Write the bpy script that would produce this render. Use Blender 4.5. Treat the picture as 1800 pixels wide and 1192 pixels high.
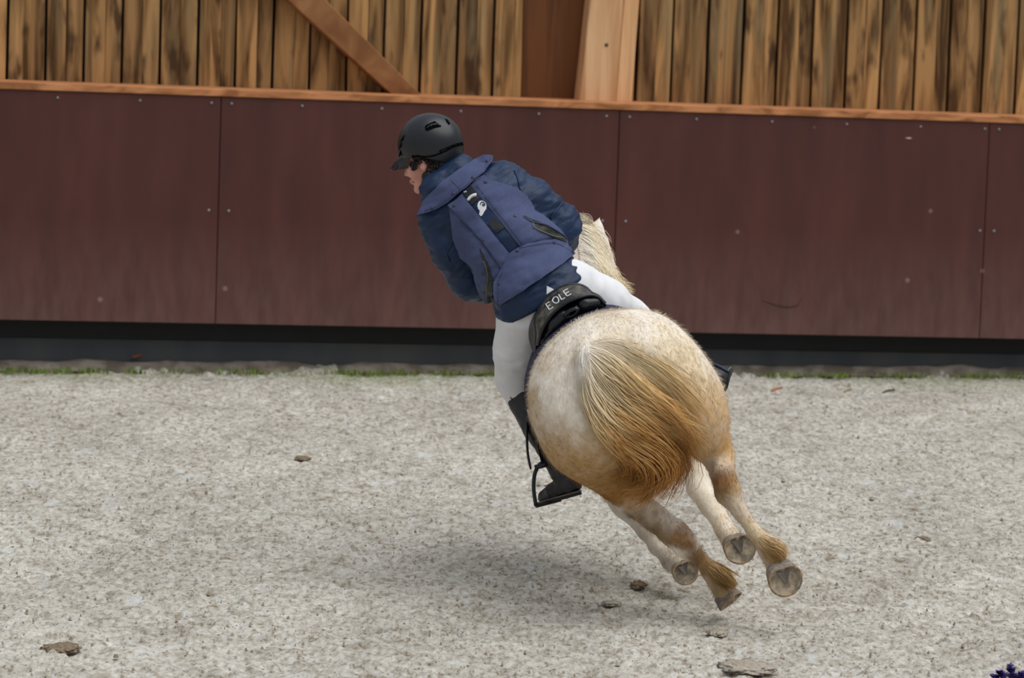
import bpy, bmesh, math, random
import numpy as np
from mathutils import Vector, Matrix, noise
from mathutils.bvhtree import BVHTree
from mathutils.geometry import delaunay_2d_cdt
random.seed(7); np.random.seed(7)
for o in list(bpy.data.objects): bpy.data.objects.remove(o)
SC = bpy.context.scene; COL = SC.collection

# ------------------------------------------------------------------ camera, sky, light
FPX, CAMH, HOR, ROLL = 6500.0, 2.4, -100.0, 0.035
cam_d = bpy.data.cameras.new('camera'); cam = bpy.data.objects.new('camera', cam_d); COL.objects.link(cam)
cam_d.sensor_width = 36; cam_d.lens = FPX/1800*36; cam_d.clip_end = 200
PITCH = math.atan((596-HOR)/FPX)
CM = Matrix.Rotation(math.pi/2-PITCH, 3, 'X') @ Matrix.Rotation(ROLL, 3, 'Z')
cam.matrix_world = Matrix.Translation((0, 0, CAMH)) @ CM.to_4x4()
cam_d.dof.use_dof = True; cam_d.dof.focus_distance = 13.6; cam_d.dof.aperture_fstop = 5.0
SC.camera = cam
wd = bpy.data.worlds.new('overcast_sky'); SC.world = wd; wd.use_nodes = True
wn = wd.node_tree.nodes; wl = wd.node_tree.links; wn.clear()
wo = wn.new('ShaderNodeOutputWorld'); wb = wn.new('ShaderNodeBackground')
tc = wn.new('ShaderNodeTexCoord'); sx = wn.new('ShaderNodeSeparateXYZ'); rp = wn.new('ShaderNodeValToRGB')
wl.new(tc.outputs['Generated'], sx.inputs[0]); wl.new(sx.outputs['Z'], rp.inputs[0]); wl.new(rp.outputs[0], wb.inputs[0]); wl.new(wb.outputs[0], wo.inputs[0])
rp.color_ramp.elements[0].position = 0.0; rp.color_ramp.elements[0].color = (0.50, 0.52, 0.55, 1)
rp.color_ramp.elements[1].position = 0.9; rp.color_ramp.elements[1].color = (0.80, 0.86, 0.95, 1)
wb.inputs[1].default_value = 0.66
sl = bpy.data.lights.new('soft_daylight', 'SUN'); so = bpy.data.objects.new('soft_daylight', sl); COL.objects.link(so)
sl.energy = 2.45; sl.angle = math.radians(66); sl.color = (1.0, 0.98, 0.95)
sd = Vector((0.42, -0.24, 1.0)); so.rotation_euler = sd.to_track_quat('Z', 'Y').to_euler(); so.location = (6, -4, 9)
SC.view_settings.view_transform = 'Standard'; SC.view_settings.look = 'None'; SC.view_settings.gamma = 1
SC.view_settings.use_curve_mapping = False; SC.view_settings.exposure = 0.0

# ------------------------------------------------------------------ helpers
def ray(px, py):
    return CM @ Vector(((px-900)/FPX, -(py-596)/FPX, -1.0))
def at(px, py, Y):
    d = ray(px, py); t = Y/d.y
    return Vector((d.x*t, Y, CAMH + d.z*t))
def ground(px, py, z=0.0):
    d = ray(px, py); t = (z-CAMH)/d.z
    return Vector((d.x*t, d.y*t, z))
def lin(h):
    if isinstance(h, str): h = tuple(int(h[i:i+2], 16) for i in (0, 2, 4))
    return tuple(((c/255)/12.92 if c/255 <= .04045 else ((c/255+.055)/1.055)**2.4) for c in h)
def tag(o, label=None, cat=None, group=None, kind=None):
    if label: o['label'] = label
    if cat: o['category'] = cat
    if group: o['group'] = group
    if kind: o['kind'] = kind
    return o
def link(name, me, m, parent=None, smooth=True):
    o = bpy.data.objects.new(name, me); COL.objects.link(o)
    if m: me.materials.append(m)
    if smooth and len(me.polygons): me.polygons.foreach_set('use_smooth', [True]*len(me.polygons))
    if parent:
        o.parent = parent; o.matrix_parent_inverse = parent_mat(parent).inverted()
    return o
def parent_mat(p):
    m = p.matrix_basis.copy()
    return (parent_mat(p.parent) @ p.matrix_parent_inverse @ m) if p.parent else m
def mesh(name, V, F, m, parent=None, smooth=True, col=None):
    me = bpy.data.meshes.new(name); me.from_pydata([tuple(v) for v in V], [], [tuple(f) for f in F]); me.update()
    if col is not None: setcol(me, col)
    return link(name, me, m, parent, smooth)
def setcol(me, col):
    a = me.attributes.new('Col', 'FLOAT_COLOR', 'POINT')
    c = np.ones((len(me.vertices), 4), np.float32); c[:, :3] = col; a.data.foreach_set('color', c.ravel())
def empty(name, loc):
    o = bpy.data.objects.new(name, None); COL.objects.link(o); o.location = loc; o.empty_display_size = .1
    return o
def box(name, c, ax, h, m, parent=None, bev=0.004):
    """c centre, ax three unit vectors, h half sizes"""
    bm = bmesh.new(); vs = []
    for sx_ in (-1, 1):
        for sy in (-1, 1):
            for sz in (-1, 1):
                vs.append(bm.verts.new(Vector(c)+ax[0]*(h[0]*sx_)+ax[1]*(h[1]*sy)+ax[2]*(h[2]*sz)))
    for f in ((0, 1, 3, 2), (4, 6, 7, 5), (0, 4, 5, 1), (2, 3, 7, 6), (0, 2, 6, 4), (1, 5, 7, 3)): bm.faces.new([vs[i] for i in f])
    bmesh.ops.recalc_face_normals(bm, faces=bm.faces)
    if bev: bmesh.ops.bevel(bm, geom=list(bm.edges), offset=bev, segments=2, affect='EDGES', profile=.7)
    me = bpy.data.meshes.new(name); bm.to_mesh(me); bm.free()
    return link(name, me, m, parent, False)
def frame(t):
    t = Vector(t).normalized(); a = Vector((0, 0, 1)) if abs(t.z) < .9 else Vector((1, 0, 0))
    s = t.cross(a).normalized(); return s, s.cross(t).normalized(), t
def smooth_path(pts, n):
    """Catmull-Rom through pts (each a tuple of floats) -> n samples"""
    P = np.array([list(p) for p in pts], float); P = np.vstack([2*P[0]-P[1], P, 2*P[-1]-P[-2]])
    m = len(P)-3; out = []
    for i in range(n):
        u = i/(n-1)*m; k = min(int(u), m-1); t = u-k
        a, b, c, d = P[k], P[k+1], P[k+2], P[k+3]
        out.append(.5*((2*b)+(-a+c)*t+(2*a-5*b+4*c-d)*t*t+(-a+3*b-3*c+d)*t**3))
    return np.array(out)
def tube_geo(path, rad, seg=8, flat=1.0, up=None, cap=True, V=None, F=None):
    """path Nx3, rad scalar or list; flat squashes along the second axis"""
    if V is None: V, F = [], []
    n = len(path); base = len(V)
    if np.isscalar(rad): rad = [rad]*n
    prev = None
    for i in range(n):
        a = Vector(path[max(i-1, 0)]); b = Vector(path[min(i+1, n-1)]); t = (b-a)
        t = t.normalized() if t.length > 1e-9 else Vector((0, 0, 1))
        if up is not None: s = t.cross(Vector(up)); s = s.normalized() if s.length > 1e-6 else frame(t)[0]
        elif prev is None: s = frame(t)[0]
        else:
            s = prev-t*prev.dot(t); s = s.normalized() if s.length > 1e-6 else frame(t)[0]
        prev = s; w = s.cross(t).normalized(); c = Vector(path[i])
        for j in range(seg):
            an = 2*math.pi*j/seg; V.append(c+s*(math.cos(an)*rad[i])+w*(math.sin(an)*rad[i]*flat))
    for i in range(n-1):
        for j in range(seg):
            a = base+i*seg+j; b = base+i*seg+(j+1) % seg; F.append((a, b, b+seg, a+seg))
    if cap:
        F.append(tuple(base+j for j in reversed(range(seg)))); F.append(tuple(base+(n-1)*seg+j for j in range(seg)))
    return V, F
def tube(name, path, rad, m, parent=None, seg=8, flat=1.0, up=None):
    V, F = tube_geo(path, rad, seg, flat, up); return mesh(name, V, F, m, parent)
def fbm(p, sc, oct_=3):
    return noise.fractal(Vector(p)*sc, 1.0, 2.0, oct_)

# ---- materials
def mat(name, color=None, rough=.6, attr=False, nscale=0, namt=0, bump=0, bscale=40, spec=.5, stretch=None, color2=None, metal=0, sheen=0, bdetail=4):
    m = bpy.data.materials.new(name); m.use_nodes = True; nt = m.node_tree; N = nt.nodes; L = nt.links
    b = N['Principled BSDF']; b.inputs['Roughness'].default_value = rough; b.inputs['Specular IOR Level'].default_value = spec; b.inputs['Metallic'].default_value = metal
    if sheen: b.inputs['Sheen Weight'].default_value = sheen
    t = N.new('ShaderNodeTexCoord'); mp = N.new('ShaderNodeMapping'); L.new(t.outputs['Object'], mp.inputs[0])
    if stretch: mp.inputs['Scale'].default_value = stretch
    if attr:
        a = N.new('ShaderNodeAttribute'); a.attribute_name = 'Col'; src = a.outputs['Color']
    else:
        r = N.new('ShaderNodeRGB'); r.outputs[0].default_value = (*color, 1); src = r.outputs[0]
    if nscale:
        n = N.new('ShaderNodeTexNoise'); n.inputs['Scale'].default_value = nscale; n.inputs['Detail'].default_value = 5; L.new(mp.outputs[0], n.inputs['Vector'])
        if color2 is not None:
            rr = N.new('ShaderNodeMapRange'); rr.inputs[1].default_value = .38; rr.inputs[2].default_value = .62; L.new(n.outputs['Fac'], rr.inputs[0])
            mx = N.new('ShaderNodeMix'); mx.data_type = 'RGBA'; L.new(rr.outputs[0], mx.inputs['Factor']); L.new(src, mx.inputs['A']); mx.inputs['B'].default_value = (*color2, 1); src = mx.outputs['Result']
        else:
            rr = N.new('ShaderNodeMapRange'); rr.inputs[1].default_value = .3; rr.inputs[2].default_value = .7; rr.inputs[3].default_value = 1-namt; rr.inputs[4].default_value = 1+namt; L.new(n.outputs['Fac'], rr.inputs[0])
            mx = N.new('ShaderNodeVectorMath'); mx.operation = 'SCALE'; L.new(src, mx.inputs[0]); L.new(rr.outputs[0], mx.inputs['Scale']); src = mx.outputs[0]
    L.new(src, b.inputs['Base Color'])
    if bump:
        n2 = N.new('ShaderNodeTexNoise'); n2.inputs['Scale'].default_value = bscale; n2.inputs['Detail'].default_value = bdetail; L.new(mp.outputs[0], n2.inputs['Vector'])
        bp = N.new('ShaderNodeBump'); bp.inputs['Strength'].default_value = bump; bp.inputs['Distance'].default_value = .01; L.new(n2.outputs['Fac'], bp.inputs['Height']); L.new(bp.outputs[0], b.inputs['Normal'])
    return m
M = {}
M['coat'] = mat('pony_coat', attr=True, rough=.75, nscale=38, namt=.10, bump=.35, bscale=90, spec=.2, stretch=(1, .5, .6))
M['hair'] = mat('pony_hair', attr=True, rough=.5, spec=.35)
_h = M['hair'].node_tree; _p = _h.nodes['Principled BSDF']; _t = _h.nodes.new('ShaderNodeBsdfTranslucent'); _m = _h.nodes.new('ShaderNodeMixShader'); _m.inputs[0].default_value = .16
_a = _h.nodes.new('ShaderNodeAttribute'); _a.attribute_name = 'Col'; _h.links.new(_a.outputs['Color'], _t.inputs[0]); _h.links.new(_p.outputs[0], _m.inputs[1]); _h.links.new(_t.outputs[0], _m.inputs[2]); _h.links.new(_m.outputs[0], _h.nodes['Material Output'].inputs[0])
M['hoof'] = mat('hoof_horn', lin('6b645c'), .7, nscale=60, color2=lin('8e8377'), bump=.3, bscale=80)
M['sole'] = mat('hoof_sole', lin('7c7266'), .85, nscale=38, color2=lin('b8a88f'), bump=.5, bscale=90)
M['frog'] = mat('hoof_frog', lin('676059'), .8, nscale=50, namt=.2)
M['rim'] = mat('worn_hoof_rim', lin('b58a58'), .7, nscale=50, color2=lin('6f6a64'))
M['jacket'] = mat('navy_jacket_fabric', lin('132a4a'), .52, nscale=9, namt=.2, bump=.18, bscale=120, spec=.35)
M['vest'] = mat('slate_blue_canvas', lin('4a5273'), .8, nscale=260, namt=.16, bump=.25, bscale=420, spec=.2)
M['vestdark'] = mat('vest_edge_binding', lin('363d58'), .8, nscale=260, namt=.12)
M['snap'] = mat('dark_snap', lin('2b3145'), .45)
M['black'] = mat('black_webbing', lin('0d0d10'), .6, bump=.2, bscale=300)
M['pocket'] = mat('dark_lining', lin('14161a'), .7, nscale=60, color2=lin('2a2c24'))
M['white'] = mat('white_print', lin('e2e4e6'), .6)
M['breech'] = mat('white_breeches', lin('e4e4e6'), .8, nscale=20, namt=.04, bump=.12, bscale=350, spec=.2)
M['boot'] = mat('black_boot_leather', lin('1c1d21'), .5, nscale=25, namt=.3, bump=.15, bscale=90)
M['bootsole'] = mat('boot_rubber_sole', lin('141414'), .7)
M['bootwelt'] = mat('dusty_welt', lin('6e675f'), .8)
M['helmet'] = mat('matt_black_helmet', lin('14171d'), .38, nscale=12, namt=.08, spec=.5)
M['helmetdark'] = mat('helmet_vent_black', lin('050506'), .95, spec=.05)
M['skin'] = mat('skin', lin('d79a88'), .55, nscale=30, namt=.05, spec=.35)
M['curl'] = mat('dark_brown_hair', lin('1e1614'), .5)
M['leather'] = mat('black_saddle_leather', lin('0c0e13'), .32, nscale=30, namt=.3, bump=.12, bscale=120)
M['worn'] = mat('worn_cantle_leather', lin('191a1c'), .42, nscale=26, color2=lin('5f594f'), bump=.15, bscale=100)
M['pad'] = mat('navy_saddle_pad', lin('181d3a'), .85, bump=.3, bscale=200)
M['padedge'] = mat('white_pad_binding', lin('c9c3ba'), .9, bump=.3, bscale=200)
M['iron'] = mat('dark_stirrup_metal', lin('1d2532'), .35, metal=.3)
M['ply'] = None

# ---- signed distance modelling
class Field:
    def __init__(s, lo, hi, h):
        s.h = h; s.lo = np.array(lo, float); s.n = (np.ceil((np.array(hi)-s.lo)/h)).astype(int)+1
        s.F = np.full(s.n, 1.0, np.float32)
    def sub(s, lo, hi):
        i0 = np.maximum(np.floor((np.array(lo)-s.lo)/s.h).astype(int), 0); i1 = np.minimum(np.ceil((np.array(hi)-s.lo)/s.h).astype(int)+1, s.n)
        if (i1 <= i0).any(): return None, None
        ax = [s.lo[k]+s.h*np.arange(i0[k], i1[k]) for k in range(3)]
        G = np.meshgrid(*ax, indexing='ij'); return tuple(slice(a, b) for a, b in zip(i0, i1)), G
    def add(s, fn, lo, hi, k=.03):
        m = k+2*s.h; sl_, G = s.sub(np.array(lo)-m, np.array(hi)+m)
        if sl_ is None: return
        d = fn(*G).astype(np.float32); A = s.F[sl_]
        if k > 0:
            h_ = np.clip(k-np.abs(A-d), 0, None)/k; s.F[sl_] = np.minimum(A, d)-h_*h_*h_*k/6
        else: s.F[sl_] = np.minimum(A, d)
    def carve(s, fn, lo, hi, k=.01):
        sl_, G = s.sub(np.array(lo), np.array(hi))
        if sl_ is None: return
        d = -fn(*G).astype(np.float32); A = s.F[sl_]; h_ = np.clip(k-np.abs(A-d), 0, None)/k
        s.F[sl_] = np.maximum(A, d)+h_*h_*h_*k/6
    def rc(s, a, b, ra, rb, k=.03, sq=None):
        """round cone a-b; sq=(unit vector, factor) squashes the section along that vector"""
        a = np.array(a, float); b = np.array(b, float); ba = b-a; L2 = max(ba@ba, 1e-9); R = max(ra, rb)*(1 if not sq else max(1, sq[1]))
        def fn(X, Y, Z):
            px, py, pz = X-a[0], Y-a[1], Z-a[2]; t = np.clip((px*ba[0]+py*ba[1]+pz*ba[2])/L2, 0, 1)
            qx, qy, qz = px-t*ba[0], py-t*ba[1], pz-t*ba[2]
            if sq:
                n_, f = sq; dn = (qx*n_[0]+qy*n_[1]+qz*n_[2])*(1/f-1); qx = qx+dn*n_[0]; qy = qy+dn*n_[1]; qz = qz+dn*n_[2]
            return (np.sqrt(qx*qx+qy*qy+qz*qz)-(ra+(rb-ra)*t))*(1 if not sq else min(1, sq[1]))
        s.add(fn, np.minimum(a, b)-R, np.maximum(a, b)+R, k)
    def chain(s, P, k=.03, sq=None):
        for (a, ra), (b, rb) in zip(P[:-1], P[1:]): s.rc(a, b, ra, rb, k, sq)
    def el_fn(s, c, ax, r):
        c = np.array(c, float); A = np.array([list(v) for v in ax]); r = np.array(r, float)
        def fn(X, Y, Z):
            p = [X-c[0], Y-c[1], Z-c[2]]; q = [A[i][0]*p[0]+A[i][1]*p[1]+A[i][2]*p[2] for i in range(3)]
            k0 = np.sqrt(sum((q[i]/r[i])**2 for i in range(3)))+1e-6; k1 = np.sqrt(sum((q[i]/r[i]**2)**2 for i in range(3)))+1e-6
            return k0*(k0-1)/k1
        return fn
    def el(s, c, ax, r, k=.03):
        R = max(r); s.add(s.el_fn(c, ax, r), np.array(c)-R, np.array(c)+R, k)
    def cut(s, p, n):
        """keep the side the normal points away from"""
        _, G = s.sub(s.lo, s.lo+s.h*(s.n-1)); d = (G[0]-p[0])*n[0]+(G[1]-p[1])*n[1]+(G[2]-p[2])*n[2]; s.F = np.maximum(s.F, d.astype(np.float32))
    def nets(s):
        F = s.F; F = np.pad(F, 1, constant_values=1.0); n = F.shape; neg = F < 0
        c = np.zeros((n[0]-1, n[1]-1, n[2]-1, 3)); cnt = np.zeros((n[0]-1, n[1]-1, n[2]-1))
        cor = [(i, j, k) for i in (0, 1) for j in (0, 1) for k in (0, 1)]
        g = lambda a, o: a[o[0]:n[0]-1+o[0], o[1]:n[1]-1+o[1], o[2]:n[2]-1+o[2]]
        allneg = np.ones_like(cnt, bool); anyneg = np.zeros_like(cnt, bool)
        for o in cor: allneg &= g(neg, o); anyneg |= g(neg, o)
        act = anyneg & ~allneg; idx = np.argwhere(act); ids = -np.ones(act.shape, np.int64); ids[act] = np.arange(len(idx))
        P = np.zeros((len(idx), 3)); C = np.zeros(len(idx))
        for o in cor:
            for ax in range(3):
                if o[ax]: continue
                e = list(o); e[ax] = 1
                f0 = F[idx[:, 0]+o[0], idx[:, 1]+o[1], idx[:, 2]+o[2]]; f1 = F[idx[:, 0]+e[0], idx[:, 1]+e[1], idx[:, 2]+e[2]]
                x = (f0 < 0) != (f1 < 0); t = np.where(x, f0/np.where(x, f0-f1, 1), 0)
                q = np.tile(np.array(o, float), (len(idx), 1)); q[:, ax] = t; P[x] += q[x]; C[x] += 1
        V = (idx+P/C[:, None]-1)*s.h+s.lo; quads = []
        for ax in range(3):
            o1, o2 = [(1, 2), (2, 0), (0, 1)][ax]; sh = [slice(None)]*3; sh2 = [slice(None)]*3; sh[ax] = slice(0, -1); sh2[ax] = slice(1, None)
            x = np.argwhere(neg[tuple(sh)] != neg[tuple(sh2)]); x = x[(x[:, o1] > 0) & (x[:, o2] > 0) & (x[:, o1] < n[o1]-1) & (x[:, o2] < n[o2]-1)]
            if not len(x): continue
            fl = neg[tuple(x.T)]; d1 = np.zeros(3, int); d1[o1] = 1; d2 = np.zeros(3, int); d2[o2] = 1
            q = np.stack([ids[tuple((x-d1-d2).T)], ids[tuple((x-d2).T)], ids[tuple(x.T)], ids[tuple((x-d1).T)]], 1)
            q[~fl] = q[~fl][:, ::-1]; quads.append(q)
        return V, np.vstack(quads)
    def build(s, name, m, parent=None, colf=None, disp=None, sm=2):
        V, Q = s.nets(); me = bpy.data.meshes.new(name); me.from_pydata(V.tolist(), [], Q.tolist()); me.update()
        if sm:
            # simple laplacian smoothing
            E = np.array([e.vertices[:] for e in me.edges]); 
            for _ in range(sm):
                S = np.zeros_like(V); C = np.zeros(len(V)); np.add.at(S, E[:, 0], V[E[:, 1]]); np.add.at(S, E[:, 1], V[E[:, 0]]); np.add.at(C, E.ravel(), 1); V = .45*V+.55*S/C[:, None]
            me.vertices.foreach_set('co', V.ravel()); me.update()
        if disp:
            N = np.zeros(len(V)*3); me.vertices.foreach_get('normal', N); N = N.reshape(-1, 3); V = V+N*disp(V)[:, None]; me.vertices.foreach_set('co', V.ravel()); me.update()
        if colf: setcol(me, colf(V))
        return link(name, me, m, parent)
def bvh_of(*objs):
    V, F = [], []
    for o in objs:
        b = len(V); V += [v.co.copy() for v in o.data.vertices]; F += [[i+b for i in p.vertices] for p in o.data.polygons]
    return BVHTree.FromPolygons(V, F)
def hitY(bvh, px, py, default=None):
    o = Vector((0, 0, CAMH)); d = ray(px, py).normalized(); h = bvh.ray_cast(o, d)
    return h if h[0] is not None else None
def patch(name, poly, bvh, m, parent=None, off=.004, puff=0.0, w=10, step=4, back=.004, wr=0.0, smooth_poly=False, sub=6, hang=None, soften=0):
    """cloth piece cut to the outline, laid on the surface with its own thickness"""
    pts = []
    P = [Vector(p) for p in poly]
    for i in range(len(P)):
        a, b = P[i], P[(i+1) % len(P)]; n = max(1, int((b-a).length/sub))
        for k in range(n): pts.append(a.lerp(b, k/n))
    nb = len(pts); xs = [p.x for p in pts]; ys = [p.y for p in pts]
    def inside(x, y):
        c = False; j = nb-1
        for i in range(nb):
            if (ys[i] > y) != (ys[j] > y) and x < (xs[j]-xs[i])*(y-ys[i])/(ys[j]-ys[i])+xs[i]: c = not c
            j = i
        return c
    bp = np.array([[p.x, p.y] for p in pts]); bn = np.roll(bp, -1, 0)
    def dist(x, y):
        d = bn-bp; t = np.clip(((x-bp[:, 0])*d[:, 0]+(y-bp[:, 1])*d[:, 1])/np.maximum((d**2).sum(1), 1e-9), 0, 1)
        return np.sqrt(((bp+d*t[:, None]-[x, y])**2).sum(1)).min()
    x = min(xs)+step/2
    while x < max(xs):
        y = min(ys)+step/2
        while y < max(ys):
            if inside(x, y) and dist(x, y) > step*.6: pts.append(Vector((x, y)))
            y += step
        x += step
    v2, _, f2, *_r = delaunay_2d_cdt([Vector((p.x, p.y)) for p in pts], [], [list(range(nb))], 1, 1e-4)
    hits = []
    for p in v2:
        h = hitY(bvh, p.x, p.y); hits.append(h)
    good = [(p, h) for p, h in zip(v2, hits) if h]
    if not good: print('EMPTY PATCH', name); return None
    H = []
    for p, h in zip(v2, hits):
        if not h:
            g = min(good, key=lambda q: (q[0]-p).length_squared); h = (at(p.x, p.y, g[1][0].y), Vector((0, -1, 0)))
        H.append((h[0], h[1]))
    if soften:      # stretch the cloth: even out the depth of the surface under it
        nbv = [set() for _ in v2]
        for f in f2:
            for i in range(len(f)): nbv[f[i]].add(f[(i+1) % len(f)]); nbv[f[(i+1) % len(f)]].add(f[i])
        Yv = [h[0].y for h in H]; Y0_ = list(Yv)
        for _ in range(soften): Yv = [(y+sum(Yv[j] for j in nb_))/(1+len(nb_)) for y, nb_ in zip(Yv, nbv)]
        H = [(at(p.x, p.y, min(y, y0)), h[1]) for p, h, y, y0 in zip(v2, H, Yv, Y0_)]
    V = []; n = len(v2)
    for p, h in zip(v2, H):
        nn = (h[1]*.3+Vector((0, -1, 0.1))).normalized()
        d = dist(p.x, p.y); o_ = off+puff*(1-math.exp(-d/w))+(wr*fbm(h[0], 14) if wr else 0)
        V.append(h[0]+nn*o_)
    for p, h in zip(v2, H): V.append(h[0]-Vector((0, -1, 0))*back)
    F = [tuple(f) for f in f2]; E = {}
    for f in F:
        for i in range(len(f)): E[(f[i], f[(i+1) % len(f)])] = 1
    F2 = list(F)+[tuple(i+n for i in reversed(f)) for f in F]
    for (a, b) in E:
        if (b, a) not in E: F2.append((b, a, a+n, b+n))
    o = mesh(name, V, F2, m, parent)
    bm = bmesh.new(); bm.from_mesh(o.data); bmesh.ops.recalc_face_normals(bm, faces=bm.faces); bm.to_mesh(o.data); bm.free()
    try: o.data.set_sharp_from_angle(angle=math.radians(50))
    except Exception: pass
    return o

exec_parts = []
# ------------------------------------------------------------------ the setting: floor and walls
B0 = ground(0, 650); B1 = ground(1800, 660); WD = (B1-B0).normalized(); WN = Vector((WD.y, -WD.x, 0)).normalized()  # toward the camera
if WN.y > 0: WN = -WN
ZU = Vector((0, 0, 1))
def wp(px, py, off=0.0):
    d = ray(px, py); p0 = B0+WN*off; t = (p0-Vector((0, 0, CAMH))).dot(WN)/d.dot(WN)
    return Vector((0, 0, CAMH))+d*t
def wsz(p): return (p-B0).dot(WD), p.z
def wpt(s, z, off=0.0): return B0+WD*s+WN*off+ZU*z
def ext(p, q, s):            # point of the line p-q at wall coordinate s
    a = (p-B0).dot(WD); b = (q-B0).dot(WD); return p.lerp(q, (s-a)/(b-a))
S0, S1 = -9.0, 15.0

def vnoise(x, y, seed):
    xi = np.floor(x).astype(np.int64); yi = np.floor(y).astype(np.int64); xf = x-xi; yf = y-yi
    def h(a, b):
        n = (a*374761393+b*668265263+seed*982451653) & 0xffffffff; n = ((n ^ (n >> 13))*1274126177) & 0xffffffff; return ((n ^ (n >> 16)) & 0xffff)/65535.0
    u = xf*xf*(3-2*xf); v = yf*yf*(3-2*yf)
    return (h(xi, yi)*(1-u)+h(xi+1, yi)*u)*(1-v)+(h(xi, yi+1)*(1-u)+h(xi+1, yi+1)*u)*v

def sand_material():
    m = bpy.data.materials.new('riding_sand'); m.use_nodes = True; nt = m.node_tree; N = nt.nodes; L = nt.links; b = N['Principled BSDF']
    b.inputs['Roughness'].default_value = .95; b.inputs['Specular IOR Level'].default_value = .15
    t = N.new('ShaderNodeTexCoord'); mp = N.new('ShaderNodeMapping'); L.new(t.outputs['Object'], mp.inputs[0]); mp.inputs['Scale'].default_value = (.85, .42, 1)
    def nz(sc, det=4, rough=.55):
        n = N.new('ShaderNodeTexNoise'); n.inputs['Scale'].default_value = sc; n.inputs['Detail'].default_value = det; n.inputs['Roughness'].default_value = rough; L.new(mp.outputs[0], n.inputs['Vector']); return n.outputs['Fac']
    def ramp(src, stops):
        r = N.new('ShaderNodeValToRGB'); L.new(src, r.inputs[0]); e = r.color_ramp.elements
        e[0].position, e[0].color = stops[0][0], (*stops[0][1], 1); e[1].position, e[1].color = stops[-1][0], (*stops[-1][1], 1)
        for p, c in stops[1:-1]: x = e.new(p); x.color = (*c, 1)
        return r.outputs[0]
    def mix(a, c, f, mode='MIX', fac=None):
        x = N.new('ShaderNodeMix'); x.data_type = 'RGBA'; x.blend_type = mode
        L.new(a, x.inputs['A']); L.new(c, x.inputs['B'])
        if fac is not None: x.inputs['Factor'].default_value = fac
        else: L.new(f, x.inputs['Factor'])
        return x.outputs['Result']
    base = ramp(nz(55, 6, .65), [(.30, lin('7d7365')), (.40, lin('aaa295')), (.50, lin('c2beb4')), (.68, lin('d6d4cd'))])
    big = ramp(nz(2.2, 4), [(.35, (.86, .85, .84)), (.65, (1.05, 1.05, 1.05))])
    c1 = mix(base, big, None, 'MULTIPLY', 1.0)
    mp2 = N.new('ShaderNodeMapping'); L.new(t.outputs['Object'], mp2.inputs[0]); mp2.inputs['Scale'].default_value = (1.1, 1.5, 1)
    n9 = N.new('ShaderNodeTexNoise'); n9.inputs['Scale'].default_value = 6.5; n9.inputs['Detail'].default_value = 6; n9.inputs['Roughness'].default_value = .7; L.new(mp2.outputs[0], n9.inputs['Vector'])
    c1 = mix(c1, ramp(n9.outputs['Fac'], [(.36, (.74, .71, .66)), (.50, (1, 1, 1)), (.66, (1.06, 1.06, 1.06))]), None, 'MULTIPLY', 1.0)
    dk = ramp(nz(20, 4, .6), [(.62, (0, 0, 0)), (.72, (1, 1, 1))])
    brown = N.new('ShaderNodeRGB'); brown.outputs[0].default_value = (*lin('6f5e45'), 1)
    k = N.new('ShaderNodeMath'); k.operation = 'MULTIPLY'; k.inputs[1].default_value = .75; L.new(dk, k.inputs[0])
    c2 = mix(c1, brown.outputs[0], k.outputs[0])
    sk = ramp(nz(95, 2, .5), [(.64, (0, 0, 0)), (.70, (1, 1, 1))])
    k2 = N.new('ShaderNodeMath'); k2.operation = 'MULTIPLY'; k2.inputs[1].default_value = .85; L.new(sk, k2.inputs[0])
    dk2 = N.new('ShaderNodeRGB'); dk2.outputs[0].default_value = (*lin('5e5443'), 1); c2 = mix(c2, dk2.outputs[0], k2.outputs[0])
    pl_ = ramp(nz(7.5, 3, .5), [(.66, (0, 0, 0)), (.70, (1, 1, 1))])
    k3 = N.new('ShaderNodeMath'); k3.operation = 'MULTIPLY'; k3.inputs[1].default_value = .6; L.new(pl_, k3.inputs[0])
    pale = N.new('ShaderNodeRGB'); pale.outputs[0].default_value = (*lin('ced0ce'), 1); c2 = mix(c2, pale.outputs[0], k3.outputs[0])
    a = N.new('ShaderNodeAttribute'); a.attribute_name = 'Col'      # green algae tint by the wall
    sp = N.new('ShaderNodeSeparateColor'); L.new(a.outputs['Color'], sp.inputs[0])
    gr = N.new('ShaderNodeRGB'); gr.outputs[0].default_value = (*lin('7f8c50'), 1)
    c3 = mix(c2, gr.outputs[0], sp.outputs[0])
    L.new(c3, b.inputs['Base Color'])
    bp = N.new('ShaderNodeBump'); bp.inputs['Strength'].default_value = .9; bp.inputs['Distance'].default_value = .012; L.new(nz(60, 6, .7), bp.inputs['Height']); L.new(bp.outputs[0], b.inputs['Normal'])
    return m
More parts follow.
